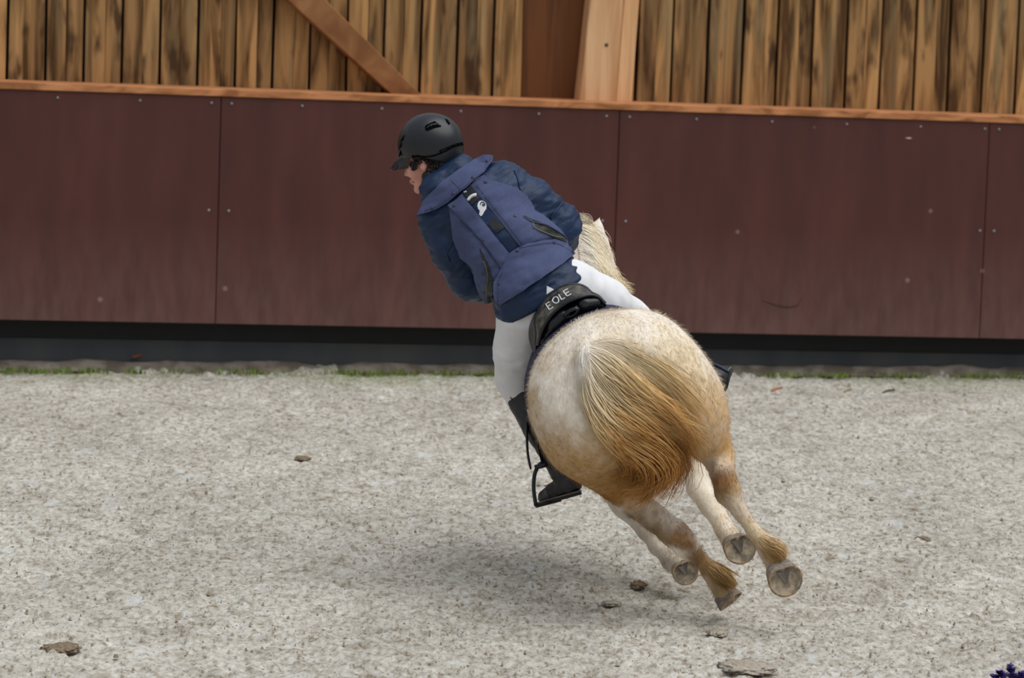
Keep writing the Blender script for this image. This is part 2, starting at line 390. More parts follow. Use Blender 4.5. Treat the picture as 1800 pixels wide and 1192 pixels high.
def build_floor():
    xs = np.concatenate([np.linspace(-9, -2.35, 60)[:-1], np.linspace(-2.35, 2.6, 560), np.linspace(2.6, 12, 70)[1:]])
    ys = np.concatenate([np.linspace(2, 10.6, 80)[:-1], np.linspace(10.6, 15, 560), np.linspace(15, 24.0, 420)[1:]])
    X, Y = np.meshgrid(xs, ys, indexing='ij'); Z = np.zeros_like(X)
    for sc, am, sd_ in ((1.1, .012, 1), (3.7, .012, 2), (11, .012, 3), (27, .013, 4), (60, .007, 5)): Z += am*(vnoise(X*sc+31, Y*sc*.8+17, sd_)-.5)*1.2
    cl = vnoise(X*16+5, Y*13+9, 8)*vnoise(X*31+1, Y*27+3, 9); Z += np.clip(cl-.45, 0, 1)*.05
    fade = np.clip((X+9), 0, 1); Z -= .012
    dist = (X-B0.x)*WN.x+(Y-B0.y)*WN.y
    Z += np.clip(.12-np.abs(dist-.02), 0, .12)*.35*(vnoise(X*3, Y*3, 12)+.3)
    V = np.stack([X.ravel(), Y.ravel(), Z.ravel()], 1); nx, ny = X.shape; I = np.arange(nx*ny).reshape(nx, ny)
    Q = np.stack([I[:-1, :-1].ravel(), I[1:, :-1].ravel(), I[1:, 1:].ravel(), I[:-1, 1:].ravel()], 1)
    me = bpy.data.meshes.new('floor'); me.vertices.add(len(V)); me.vertices.foreach_set('co', V.ravel()); me.loops.add(Q.size); me.loops.foreach_set('vertex_index', Q.ravel().astype(np.int32))
    me.polygons.add(len(Q)); me.polygons.foreach_set('loop_start', np.arange(0, Q.size, 4, dtype=np.int32)); me.update(calc_edges=True)
    g = np.clip(1-np.abs(dist-.25)/.55, 0, 1)*np.clip(vnoise(X*1.3, Y*1.3, 21)*1.4-.2, 0, 1)*(.35+.65*vnoise(X*17, Y*9, 22))*.75
    c = np.stack([g.ravel()]*3, 1); setcol(me, c)
    o = link('floor', me, sand_material()); tag(o, 'pale grey-beige riding sand covering the arena floor', 'floor', kind='structure'); return o
build_floor()

def wood(name, ca, cb, scale=(14, 14, .9), rough=.75, knots=True, grey=False):
    m = bpy.data.materials.new(name); m.use_nodes = True; nt = m.node_tree; N = nt.nodes; L = nt.links; b = N['Principled BSDF']; b.inputs['Roughness'].default_value = rough; b.inputs['Specular IOR Level'].default_value = .25
    t = N.new('ShaderNodeTexCoord'); at_ = N.new('ShaderNodeAttribute'); at_.attribute_name = 'Col'
    mp = N.new('ShaderNodeMapping'); mp.inputs['Scale'].default_value = scale; ad = N.new('ShaderNodeVectorMath'); ad.operation = 'MULTIPLY_ADD'
    L.new(at_.outputs['Color'], ad.inputs[0]); ad.inputs[1].default_value = (7, 13, 19); L.new(t.outputs['Object'], ad.inputs[2]); L.new(ad.outputs[0], mp.inputs[0])
    n = N.new('ShaderNodeTexNoise'); n.inputs['Scale'].default_value = 1.6; n.inputs['Detail'].default_value = 6; n.inputs['Distortion'].default_value = .8; L.new(mp.outputs[0], n.inputs['Vector'])
    r = N.new('ShaderNodeValToRGB'); L.new(n.outputs['Fac'], r.inputs[0]); e = r.color_ramp.elements
    e[0].position = .36; e[0].color = (*ca, 1); e[1].position = .62; e[1].color = (*cb, 1)
    sp = N.new('ShaderNodeSeparateColor'); L.new(at_.outputs['Color'], sp.inputs[0])
    mr = N.new('ShaderNodeMapRange'); mr.inputs[3].default_value = .72; mr.inputs[4].default_value = 1.22; L.new(sp.outputs[0], mr.inputs[0])
    sc = N.new('ShaderNodeVectorMath'); sc.operation = 'SCALE'; L.new(r.outputs[0], sc.inputs[0]); L.new(mr.outputs[0], sc.inputs['Scale'])
    out = sc.outputs[0]
    if grey:
        g2 = N.new('ShaderNodeTexNoise'); g2.inputs['Scale'].default_value = 1.1; g2.inputs['Detail'].default_value = 3
        mg = N.new('ShaderNodeMapping'); mg.inputs['Scale'].default_value = (11, 11, .8); L.new(ad.outputs[0], mg.inputs[0]); L.new(mg.outputs[0], g2.inputs['Vector'])
        rg = N.new('ShaderNodeMapRange'); rg.inputs[1].default_value = .52; rg.inputs[2].default_value = .68; rg.inputs[4].default_value = .6; L.new(g2.outputs['Fac'], rg.inputs[0])
        mxg = N.new('ShaderNodeMix'); mxg.data_type = 'RGBA'; L.new(rg.outputs[0], mxg.inputs['Factor']); L.new(out, mxg.inputs['A']); mxg.inputs['B'].default_value = (*lin('8c7a58'), 1); out = mxg.outputs['Result']
    if knots:
        mk = N.new('ShaderNodeMapping'); mk.inputs['Scale'].default_value = (1, 1, .3); L.new(ad.outputs[0], mk.inputs[0])
        nk = N.new('ShaderNodeTexNoise'); nk.inputs['Scale'].default_value = 13; nk.inputs['Detail'].default_value = 2; L.new(mk.outputs[0], nk.inputs['Vector'])
        rk = N.new('ShaderNodeMapRange'); rk.inputs[1].default_value = .58; rk.inputs[2].default_value = .72; rk.inputs[4].default_value = .85; L.new(nk.outputs['Fac'], rk.inputs[0])
        mx = N.new('ShaderNodeMix'); mx.data_type = 'RGBA'; L.new(rk.outputs[0], mx.inputs['Factor']); L.new(out, mx.inputs['A']); mx.inputs['B'].default_value = (*lin('3c2410'), 1); out = mx.outputs['Result']
    L.new(out, b.inputs['Base Color'])
    bp = N.new('ShaderNodeBump'); bp.inputs['Strength'].default_value = .3; bp.inputs['Distance'].default_value = .005; L.new(n.outputs['Fac'], bp.inputs['Height']); L.new(bp.outputs[0], b.inputs['Normal'])
    return m
M['plank'] = wood('weathered_cladding_wood', lin('503518'), lin('b58a58'), scale=(9, 9, .75), grey=True)
M['beam'] = wood('orange_rail_wood', lin('96603a'), lin('c98a5c'), scale=(1.2, 12, 12), knots=False)
M['brace'] = wood('brown_brace_wood', lin('8c5c36'), lin('b07c50'), scale=(3, 8, 3), knots=False)
M['post'] = wood('pale_spruce_post', lin('bf8f62'), lin('dcb287'), scale=(9, 9, .5), knots=False)
M['darkpost'] = wood('dark_brown_post', lin('4e2e17'), lin('6a4022'), scale=(9, 9, .5), knots=False)
M['bolt'] = mat('galvanised_screw', lin('8f8f94'), .5, metal=.5)

def ply_material():
    m = bpy.data.materials.new('brown_film_faced_plywood'); m.use_nodes = True; nt = m.node_tree; N = nt.nodes; L = nt.links; b = N['Principled BSDF']; b.inputs['Roughness'].default_value = .55; b.inputs['Specular IOR Level'].default_value = .3
    t = N.new('ShaderNodeTexCoord'); mp = N.new('ShaderNodeMapping'); mp.inputs['Scale'].default_value = (2.5, 2.5, .5); L.new(t.outputs['Object'], mp.inputs[0])
    n = N.new('ShaderNodeTexNoise'); n.inputs['Scale'].default_value = 3; n.inputs['Detail'].default_value = 6; L.new(mp.outputs[0], n.inputs['Vector'])
    r = N.new('ShaderNodeValToRGB'); L.new(n.outputs['Fac'], r.inputs[0]); e = r.color_ramp.elements; e[0].position = .3; e[0].color = (*lin('4a2925'), 1); e[1].position = .75; e[1].color = (*lin('59322c'), 1)
    # dusty film towards the foot and sprayed specks of mud
    sx_ = N.new('ShaderNodeSeparateXYZ'); L.new(t.outputs['Object'], sx_.inputs[0]); mr = N.new('ShaderNodeMapRange'); mr.inputs[1].default_value = .85; mr.inputs[2].default_value = .27; mr.inputs[4].default_value = .34; L.new(sx_.outputs['Z'], mr.inputs[0])
    n3 = N.new('ShaderNodeTexNoise'); n3.inputs['Scale'].default_value = 22; n3.inputs['Detail'].default_value = 4
    mp3 = N.new('ShaderNodeMapping'); mp3.inputs['Scale'].default_value = (1, 1, .25); L.new(t.outputs['Object'], mp3.inputs[0]); L.new(mp3.outputs[0], n3.inputs['Vector'])
    mu = N.new('ShaderNodeMath'); mu.operation = 'MULTIPLY'; L.new(mr.outputs[0], mu.inputs[0]); L.new(n3.outputs['Fac'], mu.inputs[1])
    mx = N.new('ShaderNodeMix'); mx.data_type = 'RGBA'; L.new(mu.outputs[0], mx.inputs['Factor']); L.new(r.outputs[0], mx.inputs['A']); mx.inputs['B'].default_value = (*lin('9a7f78'), 1)
    v = N.new('ShaderNodeTexVoronoi'); v.inputs['Scale'].default_value = 3.2; L.new(t.outputs['Object'], v.inputs['Vector'])
    ms = N.new('ShaderNodeMapRange'); ms.inputs[1].default_value = .055; ms.inputs[2].default_value = .03; ms.inputs[4].default_value = .5; L.new(v.outputs['Distance'], ms.inputs[0])
    mx2 = N.new('ShaderNodeMix'); mx2.data_type = 'RGBA'; L.new(ms.outputs[0], mx2.inputs['Factor']); L.new(mx.outputs['Result'], mx2.inputs['A']); mx2.inputs['B'].default_value = (*lin('97857f'), 1)
    L.new(mx2.outputs['Result'], b.inputs['Base Color']); return m
M['ply'] = ply_material()

def slab(name, quad, thick, m, parent=None, bev=.002):
    """quad: 4 front corners (bl, br, tr, tl); extruded away from the camera"""
    f = [Vector(q) for q in quad]; bk = [q-WN*thick for q in f]; bm = bmesh.new(); vs = [bm.verts.new(v) for v in f+bk]
    for i in ((0, 1, 2, 3), (7, 6, 5, 4), (0, 4, 5, 1), (1, 5, 6, 2), (2, 6, 7, 3), (3, 7, 4, 0)): bm.faces.new([vs[j] for j in i])
    bmesh.ops.recalc_face_normals(bm, faces=bm.faces)
    if bev: bmesh.ops.bevel(bm, geom=list(bm.edges), offset=bev, segments=1, affect='EDGES')
    me = bpy.data.meshes.new(name); bm.to_mesh(me); bm.free(); setcol(me, np.tile([random.random()]*3, (len(me.vertices), 1)))
    return link(name, me, m, parent, False)
# kickboard panels
OFFP = 0.16
tA, tB = wp(0, 157, OFFP), wp(1800, 218, OFFP); bA, bB = wp(0, 562, OFFP), wp(1800, 596, OFFP)
def top(s): return ext(tA, tB, s)
def bot(s): return ext(bA, bB, s)
seams = [wsz(wp(x, 400, OFFP))[0] for x in (383, 1082, 1731)]
pw = (seams[2]-seams[0])/2; sm_ = [seams[0]-3*pw, seams[0]-2*pw, seams[0]-pw]+seams+[seams[2]+pw, seams[2]+2*pw, seams[2]+3*pw]
lab = ['brown plywood kickboard panel leftmost of the row', 'brown plywood kickboard panel at the far left end of the row', 'brown plywood kickboard panel at the left edge of the picture, below no brace or post',
       'brown plywood kickboard panel behind the rider, below the diagonal brace', 'brown plywood kickboard panel right of the seam above the pony, with a pale scratch',
       'brown plywood kickboard panel at the right edge of the picture', 'brown plywood kickboard panel at the far right end of the row', 'brown plywood kickboard panel rightmost of the row']
for i in range(1, 7):
    a, b_ = sm_[i]+.0022, sm_[i+1]-.0022
    o = slab('kickboard_panel', [bot(a), bot(b_), top(b_), top(a)], .03, M['ply']); tag(o, lab[i], 'panel', 'brown kickboard panels')
    for e_ in (.055, pw/5, 2*pw/5, 3*pw/5, 4*pw/5, pw-.055):
        c = top(a+e_)-ZU*.035
        V, F = tube_geo([c-WN*.004, c+WN*.006], [.009, .006], 10); mesh('screw', V, F, M['bolt'], o)
    for zf in (.5,):
        for e_ in (.055, pw-.055):
            c = top(a+e_).lerp(bot(a+e_), zf); V, F = tube_geo([c-WN*.004, c+WN*.004], [.009, .007], 10); mesh('screw', V, F, M['bolt'], o)
    if i == 4:
        c = wp(1597, 243, OFFP); V, F = tube_geo([c-WD*.02, c, c+WD*.02], [.001, .006, .001], 6); mesh('scratch', V, F, mat('pale_scratch', lin('cdb3a0'), .8), o)
        pth = [wp(x, y, OFFP+.0005) for x, y in ((1340, 528), (1362, 536), (1385, 540), (1402, 537), (1410, 522))]; tube('scuff_mark', pth, [.001, .004, .005, .004, .001], mat('dark_scuff', lin('32191a'), .8), o, 6, .3)
# board wall behind, rail, plinth
def longbox(name, lo, hi, o0, o1, m, kind, label, cat, jit=None):
    """lo,hi functions s->point at offset 0 plane (z only used)"""
    V = []; F = []; ss = [S0, S1]
    for s in ss:
        for z, o_ in ((lo(s).z, o0), (lo(s).z, o1), (hi(s).z, o1), (hi(s).z, o0)): V.append(wpt(s, z, o_))
    for k in range(4): F.append((k, (k+1) % 4, 4+(k+1) % 4, 4+k))
    F += [(0, 3, 2, 1), (4, 5, 6, 7)]
    o = mesh(name, V, F, m, None, False, np.tile([.5, .5, .5], (8, 1)))
    bm = bmesh.new(); bm.from_mesh(o.data); bmesh.ops.recalc_face_normals(bm, faces=bm.faces); bmesh.ops.bevel(bm, geom=[e for e in bm.edges], offset=.004, segments=1, affect='EDGES'); bm.to_mesh(o.data); bm.free()
    return tag(o, label, cat, kind=kind)
rail_hi = lambda s: top(s)+ZU*.042; rail_lo = lambda s: top(s)+ZU*.002
longbox('trim_1', rail_lo, rail_hi, -.14, OFFP+.012, M['beam'], 'structure', 'orange timber rail capping the brown kickboards', 'rail')
dA, dB = wp(0, 592, 0), wp(1800, 622, 0)
M['plinth'] = mat('grey_stained_concrete', lin('3b3e43'), .8, nscale=3.2, color2=lin('4a4b4c'), bump=.3, bscale=30, stretch=(1, 1, .35))
M['gap'] = mat('black_shade_and_backing', lin('17171a'), .8, nscale=8, namt=.2)  # black for the painted shadow strip, shared with the wall core and backing
longbox('wall_plinth', lambda s: Vector((0, 0, -.1)), lambda s: ext(dA, dB, s), -.25, .0, M['plinth'], 'structure', 'dark grey concrete plinth at the foot of the arena wall', 'wall')
longbox('shade_strip', lambda s: ext(dA, dB, s), lambda s: bot(s)+ZU*.02, -.22, .02, M['gap'], 'structure', 'black strip standing in for the shadow between the brown kickboards and the plinth', 'strip')  # shadow beneath the overhanging panels, built as a black strip
longbox('wall_core', lambda s: bot(s)+ZU*.03, lambda s: top(s)-ZU*.002, -.20, OFFP-.032, M['gap'], 'structure', 'dark framing wall behind the kickboards', 'wall')
OFFB = -.14
def build_planks():
    V, F, C = [], [], []
    first = wsz(wp(78, 100, OFFB))[0]; last = wsz(wp(1607, 100, OFFB))[0]; per = (last-first)/24
    k = int((S0-first)/per); s = first+k*per; H = 3.6
    def bd(a, b, o0, o1, lean):
        n = len(V); c = random.random(); c2 = random.random(); zb = top(a).z-.05
        for zz in (zb, zb+.5, zb+1.1, H):
            l = lean*(zz-zb)
            for s_, o_ in ((a+l, o0), (a+l, o1), (b+l, o1), (b+l, o0)): V.append(wpt(s_, zz, o_)); C.append((c, c2, (c*7) % 1))
        for q in range(3):
            for j in range(4): F.append((n+q*4+j, n+q*4+(j+1) % 4, n+(q+1)*4+(j+1) % 4, n+(q+1)*4+j))
        F.append((n, n+3, n+2, n+1)); F.append((n+12, n+13, n+14, n+15))
    while s < S1:
        w_ = per*random.uniform(.52, .66)
        bd(s+.016, s+w_, OFFB-.03, OFFB, random.uniform(-.006, .006))
        bd(s+w_+.003, s+per, OFFB-.03-random.uniform(.005, .015), OFFB-random.uniform(.006, .014), random.uniform(-.004, .004))
        s += per
    o = mesh('wall_back', V, F, M['plank'], None, False, np.array(C))
    bm = bmesh.new(); bm.from_mesh(o.data); bmesh.ops.recalc_face_normals(bm, faces=bm.faces); bm.to_mesh(o.data); bm.free()
    tag(o, 'wall of upright weathered softwood boards above the kickboards', 'wall', kind='structure')
build_planks()
# battens: dark backing so that the joints read black
longbox('wall_backing', lambda s: Vector((0, 0, .5)), lambda s: Vector((0, 0, 3.6)), -.26, -.215, M['gap'], 'structure', 'dark backing behind the boards of the arena wall', 'wall')
# posts and diagonal brace
def wallpiece(name, px4, off, thick, m, label, cat):
    q = [wp(x, y, off) for x, y in px4]; return tag(slab(name, q, thick, m, None, .004), label, cat)
def up_to(a, b, z=3.5):  # extend the side a->b upward
    t = (z-a.z)/(b.z-a.z); return a+(b-a)*t
def postq(name, bl, br, tl, tr, off, thick, m, label, cat='post'):
    BL, BR, TL, TR = (wp(*p, off) for p in (bl, br, tl, tr)); TL = up_to(BL, TL); TR = up_to(BR, TR)
    return tag(slab(name, [BL, BR, TR, TL], thick, m, None, .005), label, cat)
postq('timber_post', (917, 180), (1024, 182), (921, 0), (1040, 0), -.135, .06, M['darkpost'], 'dark brown broad timber post left of the pale post')
postq('timber_post', (1018, 180), (1082, 184), (1038, 0), (1096, 0), -.005, .125, M['post'], 'pale spruce post face with a knot, leaning slightly right')
postq('timber_post', (1082, 184), (1110, 186), (1097, 0), (1124, 0), -.03, .11, M['post'], 'narrow tan timber post against the right side of the pale post')
kc = wp(1066, 79, -.005); V, F = tube_geo([kc-WN*.003, kc+WN*.003], .011, 10); mesh('knot', V, F, mat('wood_knot', lin('5b4630'), .8), bpy.data.objects['timber_post.001'])
BLp, BRp = wp(690, 168, -.02), wp(745, 171, -.02); TLp, TRp = wp(505, 0, -.02), wp(573, 0, -.02)
TLp = up_to(BLp, TLp, 3.4); TRp = up_to(BRp, TRp, 3.4)
tag(slab('diagonal_brace', [BLp, BRp, TRp, TLp], .11, M['brace'], None, .005), 'brown diagonal timber brace running up left from the rail', 'brace')
# ------------------------------------------------------------------ the pony
def iv(dx, dy, dY=0.0, ref=(1060, 700), Y=13.4):
    """world unit vector from an image direction (px) plus depth (m)"""
    s = FPX/Y; a = at(ref[0], ref[1], Y); b = at(ref[0]+dx, ref[1]+dy, Y); v = (b-a); return v/ (s/FPX*Y) if False else v
def ivn(dx, dy, dYm=0.0):
    v = at(1060+dx, 700+dy, 13.4)-at(1060, 700, 13.4); v = v.normalized() if v.length > 0 else v
    return (v+Vector((0, dYm, 0))).normalized()
PR = ivn(.81, -.59); PU = ivn(-.59, -.81); PY = Vector((0, 1, 0))
# trunk sections: Y, centre px, half width, half height
TR = [(12.93, 1085, 712, .13, .13), (12.97, 1085, 708, .205, .20), (13.05, 1080, 697, .270, .245), (13.18, 1076, 690, .298, .268), (13.35, 1074, 684, .300, .272), (13.55, 1070, 684, .296, .268),
      (13.75, 1062, 677, .285, .268), (13.95, 1058, 667, .262, .268), (14.15, 1060, 657, .25, .265), (14.3, 1060, 648, .225, .245), (14.42, 1062, 630, .16, .18)]
TW = np.array([[t[0], at(t[1], t[2], t[0]).x, at(t[1], t[2], t[0]).z, t[3], t[4]] for t in TR])
def trunk(Y):
    Y = np.clip(Y, TW[0, 0], TW[-1, 0]); return [np.interp(Y, TW[:, 0], TW[:, i]) for i in (1, 2, 3, 4)]
def trunk_pt(Y, ang, off=0.0):
    """point on the barrel; ang 0 = spine, + toward the pony's right"""
    cx, cz, a, b = trunk(Y); r = PR*((a+off)*math.sin(ang))+PU*((b+off)*math.cos(ang)); return Vector((cx, Y, cz))+Vector((r.x, 0, r.z))
PO = empty('pony', ground(1280, 1078)); tag(PO, 'cream-white pony with golden tail cantering away and leaning left under the rider', 'pony')
Fd = Field((-.15, 12.7, -.02), (1.15, 15.45, 1.75), .0095)
def tfn(X, Y, Z):
    cx, cz, a, b = trunk(Y); dx, dz = X-cx, Z-cz
    r = (dx*PR.x+dz*PR.z)/a; u = (dx*PU.x+dz*PU.z)/b
    q = (np.abs(r)**2.15+np.abs(u)**2.15)**(1/2.15); d = (q-1)*np.minimum(a, b)
    d = np.maximum(d, np.maximum(12.90-Y, Y-14.46)); return d
Fd.add(tfn, (-.2, 12.88, .1), (1.2, 14.5, 1.6), 0)
A = at
# croup and hip muscles
Fd.el(A(1042, 640, 13.16), (PR, PU, PY), (.17, .13, .25), .10)
Fd.el(A(1135, 622, 13.17), (PR, PU, PY), (.14, .145, .26), .10)
# thighs
Fd.el(A(1022, 735, 13.10), (ivn(.4, .92), ivn(-.92, .4), PY), (.235, .165, .21), .09)
Fd.el(A(1200, 690, 13.10), (ivn(.42, .9), ivn(-.9, .42), PY), (.235, .135, .20), .09)
Fd.rc(A(1030, 775, 13.12), A(1112, 880, 13.20), .135, .055, .08)
Fd.rc(A(1208, 715, 13.12), A(1264, 806, 13.14), .125, .052, .08)
# left hind: gaskin, hock, cannon, fetlock, pastern
Fd.chain([(A(1108, 876, 13.20), .058), (A(1150, 910, 13.16), .047), (A(1188, 940, 13.12), .049), (A(1206, 958, 13.13), .045), (A(1229, 982, 13.17), .025), (A(1252, 1006, 13.21), .036), (A(1264, 1024, 13.225), .035), (A(1274, 1042, 13.235), .042)], .03)
Fd.rc(A(1185, 930, 13.10), A(1200, 950, 13.09), .026, .028, .03)
Fd.rc(A(1272, 1012, 13.17), A(1288, 1026, 13.17), .028, .018, .03)
# right hind
Fd.chain([(A(1262, 800, 13.14), .056), (A(1270, 832, 13.09), .043), (A(1280, 866, 13.07), .046), (A(1302, 902, 13.06), .025), (A(1326, 936, 13.04), .025), (A(1352, 964, 13.01), .040), (A(1362, 986, 12.99), .034), (A(1370, 1003, 12.975), .047)], .03)
Fd.rc(A(1266, 830, 13.04), A(1272, 852, 13.03), .028, .026, .03)
Fd.rc(A(1362, 960, 12.97), A(1374, 972, 12.95), .030, .022, .03)
# right fore
Fd.chain([(A(1140, 700, 14.1), .15), (A(1200, 785, 14.0), .054), (A(1222, 830, 13.95), .040), (A(1230, 858, 13.92), .047), (A(1250, 888, 13.85), .043), (A(1274, 930, 13.72), .034), (A(1290, 955, 13.66), .046)], .04)
# left fore
Fd.chain([(A(1040, 760, 14.15), .14), (A(1105, 880, 14.1), .07), (A(1140, 930, 13.98), .043), (A(1158, 958, 13.85), .038), (A(1180, 984, 13.72), .036), (A(1196, 998, 13.65), .042)], .04)
Fd.rc(A(1070, 640, 14.25), A(1090, 700, 14.3), .2, .2, .08)
# neck and head
Fd.rc(A(1052, 600, 14.18), A(1040, 525, 14.45), .19, .135, .08, (PR, .75))
Fd.rc(A(1040, 520, 14.45), A(1034, 435, 14.78), .125, .086, .07)
HP = A(1030, 425, 14.84)
hd = Vector((-.10, .62, -.75)).normalized()      # poll to muzzle
HS = hd.cross(Vector((0, 1, .1))).normalized(); HS = Vector((1, 0, .15)).normalized(); HS = (HS-hd*HS.dot(hd)).normalized(); HT = hd.cross(HS).normalized()
if HT.z < 0: HT = -HT
Fd.rc(HP+hd*.03, HP+hd*.20, .098, .088, .05)
Fd.rc(HP+hd*.20, HP+hd*.42, .080, .050, .05)
Fd.rc(HP+hd*.42, HP+hd*.47, .050, .046, .03)
for sg in (-1, 1):
    Fd.el(HP+hd*.16+HS*(.062*sg)+HT*.02, (HS, HT, hd), (.028, .03, .045), .03)
    Fd.el(HP+hd*.12+HS*(.045*sg)-HT*.05, (HS, HT, hd), (.035, .05, .07), .03)
# ears
earR = [(A(1044, 416, 14.82), .030), (A(1049, 403, 14.80), .030), (A(1054, 384, 14.79), .007)]
earL = [(A(1005, 408, 14.86), .030), (A(1001, 396, 14.85), .026), (A(998, 382, 14.84), .006)]
Fd.chain(earR, .012); Fd.chain(earL, .012)
# dock of the tail
Fd.chain([(A(1036, 612, 13.02), .045), (A(1031, 632, 12.935), .040), (A(1030, 662, 12.90), .030), (A(1036, 700, 12.90), .020)], .03)
blobs = []
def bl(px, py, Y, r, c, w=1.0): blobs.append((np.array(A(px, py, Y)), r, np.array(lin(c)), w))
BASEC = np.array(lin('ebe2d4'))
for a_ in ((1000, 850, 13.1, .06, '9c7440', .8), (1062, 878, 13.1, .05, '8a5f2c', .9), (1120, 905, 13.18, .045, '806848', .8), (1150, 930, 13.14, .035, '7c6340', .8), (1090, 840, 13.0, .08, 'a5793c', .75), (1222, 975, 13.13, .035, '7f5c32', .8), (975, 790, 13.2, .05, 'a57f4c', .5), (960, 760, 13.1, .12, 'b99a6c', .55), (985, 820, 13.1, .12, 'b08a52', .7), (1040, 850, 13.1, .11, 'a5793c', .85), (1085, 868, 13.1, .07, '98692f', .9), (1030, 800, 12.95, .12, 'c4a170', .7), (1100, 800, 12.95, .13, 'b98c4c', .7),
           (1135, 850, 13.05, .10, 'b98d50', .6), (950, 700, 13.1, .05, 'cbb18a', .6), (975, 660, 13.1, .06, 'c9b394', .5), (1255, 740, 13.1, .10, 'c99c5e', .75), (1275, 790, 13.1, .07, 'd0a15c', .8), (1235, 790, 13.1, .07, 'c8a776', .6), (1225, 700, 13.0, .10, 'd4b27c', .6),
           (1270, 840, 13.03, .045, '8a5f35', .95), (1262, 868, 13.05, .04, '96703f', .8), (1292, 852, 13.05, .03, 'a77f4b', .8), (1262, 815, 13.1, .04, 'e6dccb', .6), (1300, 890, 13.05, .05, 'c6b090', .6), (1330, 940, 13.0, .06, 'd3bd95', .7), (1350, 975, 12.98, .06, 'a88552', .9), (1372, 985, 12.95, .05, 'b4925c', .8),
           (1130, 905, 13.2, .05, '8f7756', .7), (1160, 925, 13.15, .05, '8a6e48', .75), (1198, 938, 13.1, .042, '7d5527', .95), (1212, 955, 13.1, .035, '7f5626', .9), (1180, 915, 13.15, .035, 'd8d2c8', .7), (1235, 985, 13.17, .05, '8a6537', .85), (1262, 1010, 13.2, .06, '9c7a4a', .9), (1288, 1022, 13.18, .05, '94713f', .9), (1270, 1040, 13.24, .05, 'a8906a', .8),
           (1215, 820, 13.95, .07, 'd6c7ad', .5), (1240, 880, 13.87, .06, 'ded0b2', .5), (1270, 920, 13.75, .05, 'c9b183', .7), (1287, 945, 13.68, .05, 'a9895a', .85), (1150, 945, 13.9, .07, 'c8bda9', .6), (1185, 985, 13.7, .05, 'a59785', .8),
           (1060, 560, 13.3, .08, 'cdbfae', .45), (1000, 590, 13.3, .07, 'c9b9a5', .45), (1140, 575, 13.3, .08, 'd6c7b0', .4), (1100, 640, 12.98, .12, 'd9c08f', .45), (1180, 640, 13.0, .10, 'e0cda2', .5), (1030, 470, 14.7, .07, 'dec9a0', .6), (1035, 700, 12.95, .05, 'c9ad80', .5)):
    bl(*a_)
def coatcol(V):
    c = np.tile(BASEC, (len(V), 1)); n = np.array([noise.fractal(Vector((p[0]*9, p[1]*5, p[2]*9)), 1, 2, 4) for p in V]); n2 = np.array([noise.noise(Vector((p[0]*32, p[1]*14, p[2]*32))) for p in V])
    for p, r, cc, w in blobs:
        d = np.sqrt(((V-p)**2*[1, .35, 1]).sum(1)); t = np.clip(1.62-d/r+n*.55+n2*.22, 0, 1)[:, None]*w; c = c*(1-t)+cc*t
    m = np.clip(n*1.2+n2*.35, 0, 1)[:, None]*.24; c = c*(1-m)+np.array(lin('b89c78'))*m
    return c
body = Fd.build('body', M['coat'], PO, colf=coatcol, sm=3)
PB = bvh_of(body)

# ---- hooves
def hoof(sole, n, toe, r, h, coronet_c, label=None, wide=.96):
    """horn capsule between coronet and sole; frog as a part of it"""
    n = Vector(n).normalized(); toe = Vector(toe); toe = (toe-n*toe.dot(n)).normalized(); s = n.cross(toe).normalized(); c = Vector(sole)
    V, F = [], []; K = 28
    def ring(cc, rr, k_toe=1.0, sh=0.0):
        for j in range(K):
            a = 2*math.pi*j/K; x = math.sin(a)*wide; y = math.cos(a)
            if y < -.55: y = -.55-(y+.55)*-.25*0-(-y-.55)*.25*1 if False else -.55+(y+.55)*.55
            if abs(math.sin(a)) < .22 and math.cos(a) < 0: y += .10   # notch between the heels
            V.append(cc+s*(x*rr)+toe*((y+sh)*rr*k_toe))
    cc = Vector(coronet_c)
    rings = [(cc, r*.78), (cc.lerp(c, .08), r*.84), (cc.lerp(c, .5), r*.92), (c-n*.003, r*1.0), (c, r*.985), (c-n*.0005, r*.88), (c-n*.007, r*.80), (c-n*.009, r*.45), (c-n*.010, r*.02)]
    for q, rr in rings: ring(q, rr)
    for i in range(len(rings)-1):
        for j in range(K): F.append((i*K+j, i*K+(j+1) % K, (i+1)*K+(j+1) % K, (i+1)*K+j))
    F.append(tuple(reversed(range(K))))
    o = mesh('hoof', V, F, M['hoof'], PO); o.data.materials.append(M['sole']); o.data.materials.append(M['rim'])
    for p in o.data.polygons:
        i = p.index//K
        p.material_index = 0 if i < 3 else (2 if i < 5 else 1)
    bm = bmesh.new(); bm.from_mesh(o.data); bmesh.ops.recalc_face_normals(bm, faces=bm.faces); bm.to_mesh(o.data); bm.free()
    # frog: a wedge from the heels to its point, with a central groove
    P = [(-.42, -.62), (-.25, -.60), (-.06, -.52), (.06, -.52), (.25, -.60), (.42, -.62), (.10, .22), (0, .30), (-.10, .22)]
    fv = [c-n*.010+s*(x*r)+toe*(y*r) for x, y in P]+[c-n*(.001 if abs(x) > .07 or y > 0 else .007)+s*(x*r*.9)+toe*(y*r*.94) for x, y in P]; k = len(P)
    ff = [tuple(range(k)), tuple(range(2*k-1, k-1, -1))]+[(i, (i+1) % k, k+(i+1) % k, k+i) for i in range(k)]
    f = mesh('frog', fv, ff, M['frog'], o, False); bm = bmesh.new(); bm.from_mesh(f.data); bmesh.ops.recalc_face_normals(bm, faces=bm.faces); bm.to_mesh(f.data); bm.free()
    if label: o['label'] = label
hoof(A(1381, 1020, 12.90), (.22, -.93, -.18), ivn(.30, .95), .066, .05, A(1371, 1004, 12.955), 'hoof with worn orange rim and upturned sole')
hoof(A(1301, 964, 13.58), (.12, -.97, -.10), ivn(.25, .97), .064, .05, A(1293, 956, 13.64), 'round pale sole turned to the viewer')
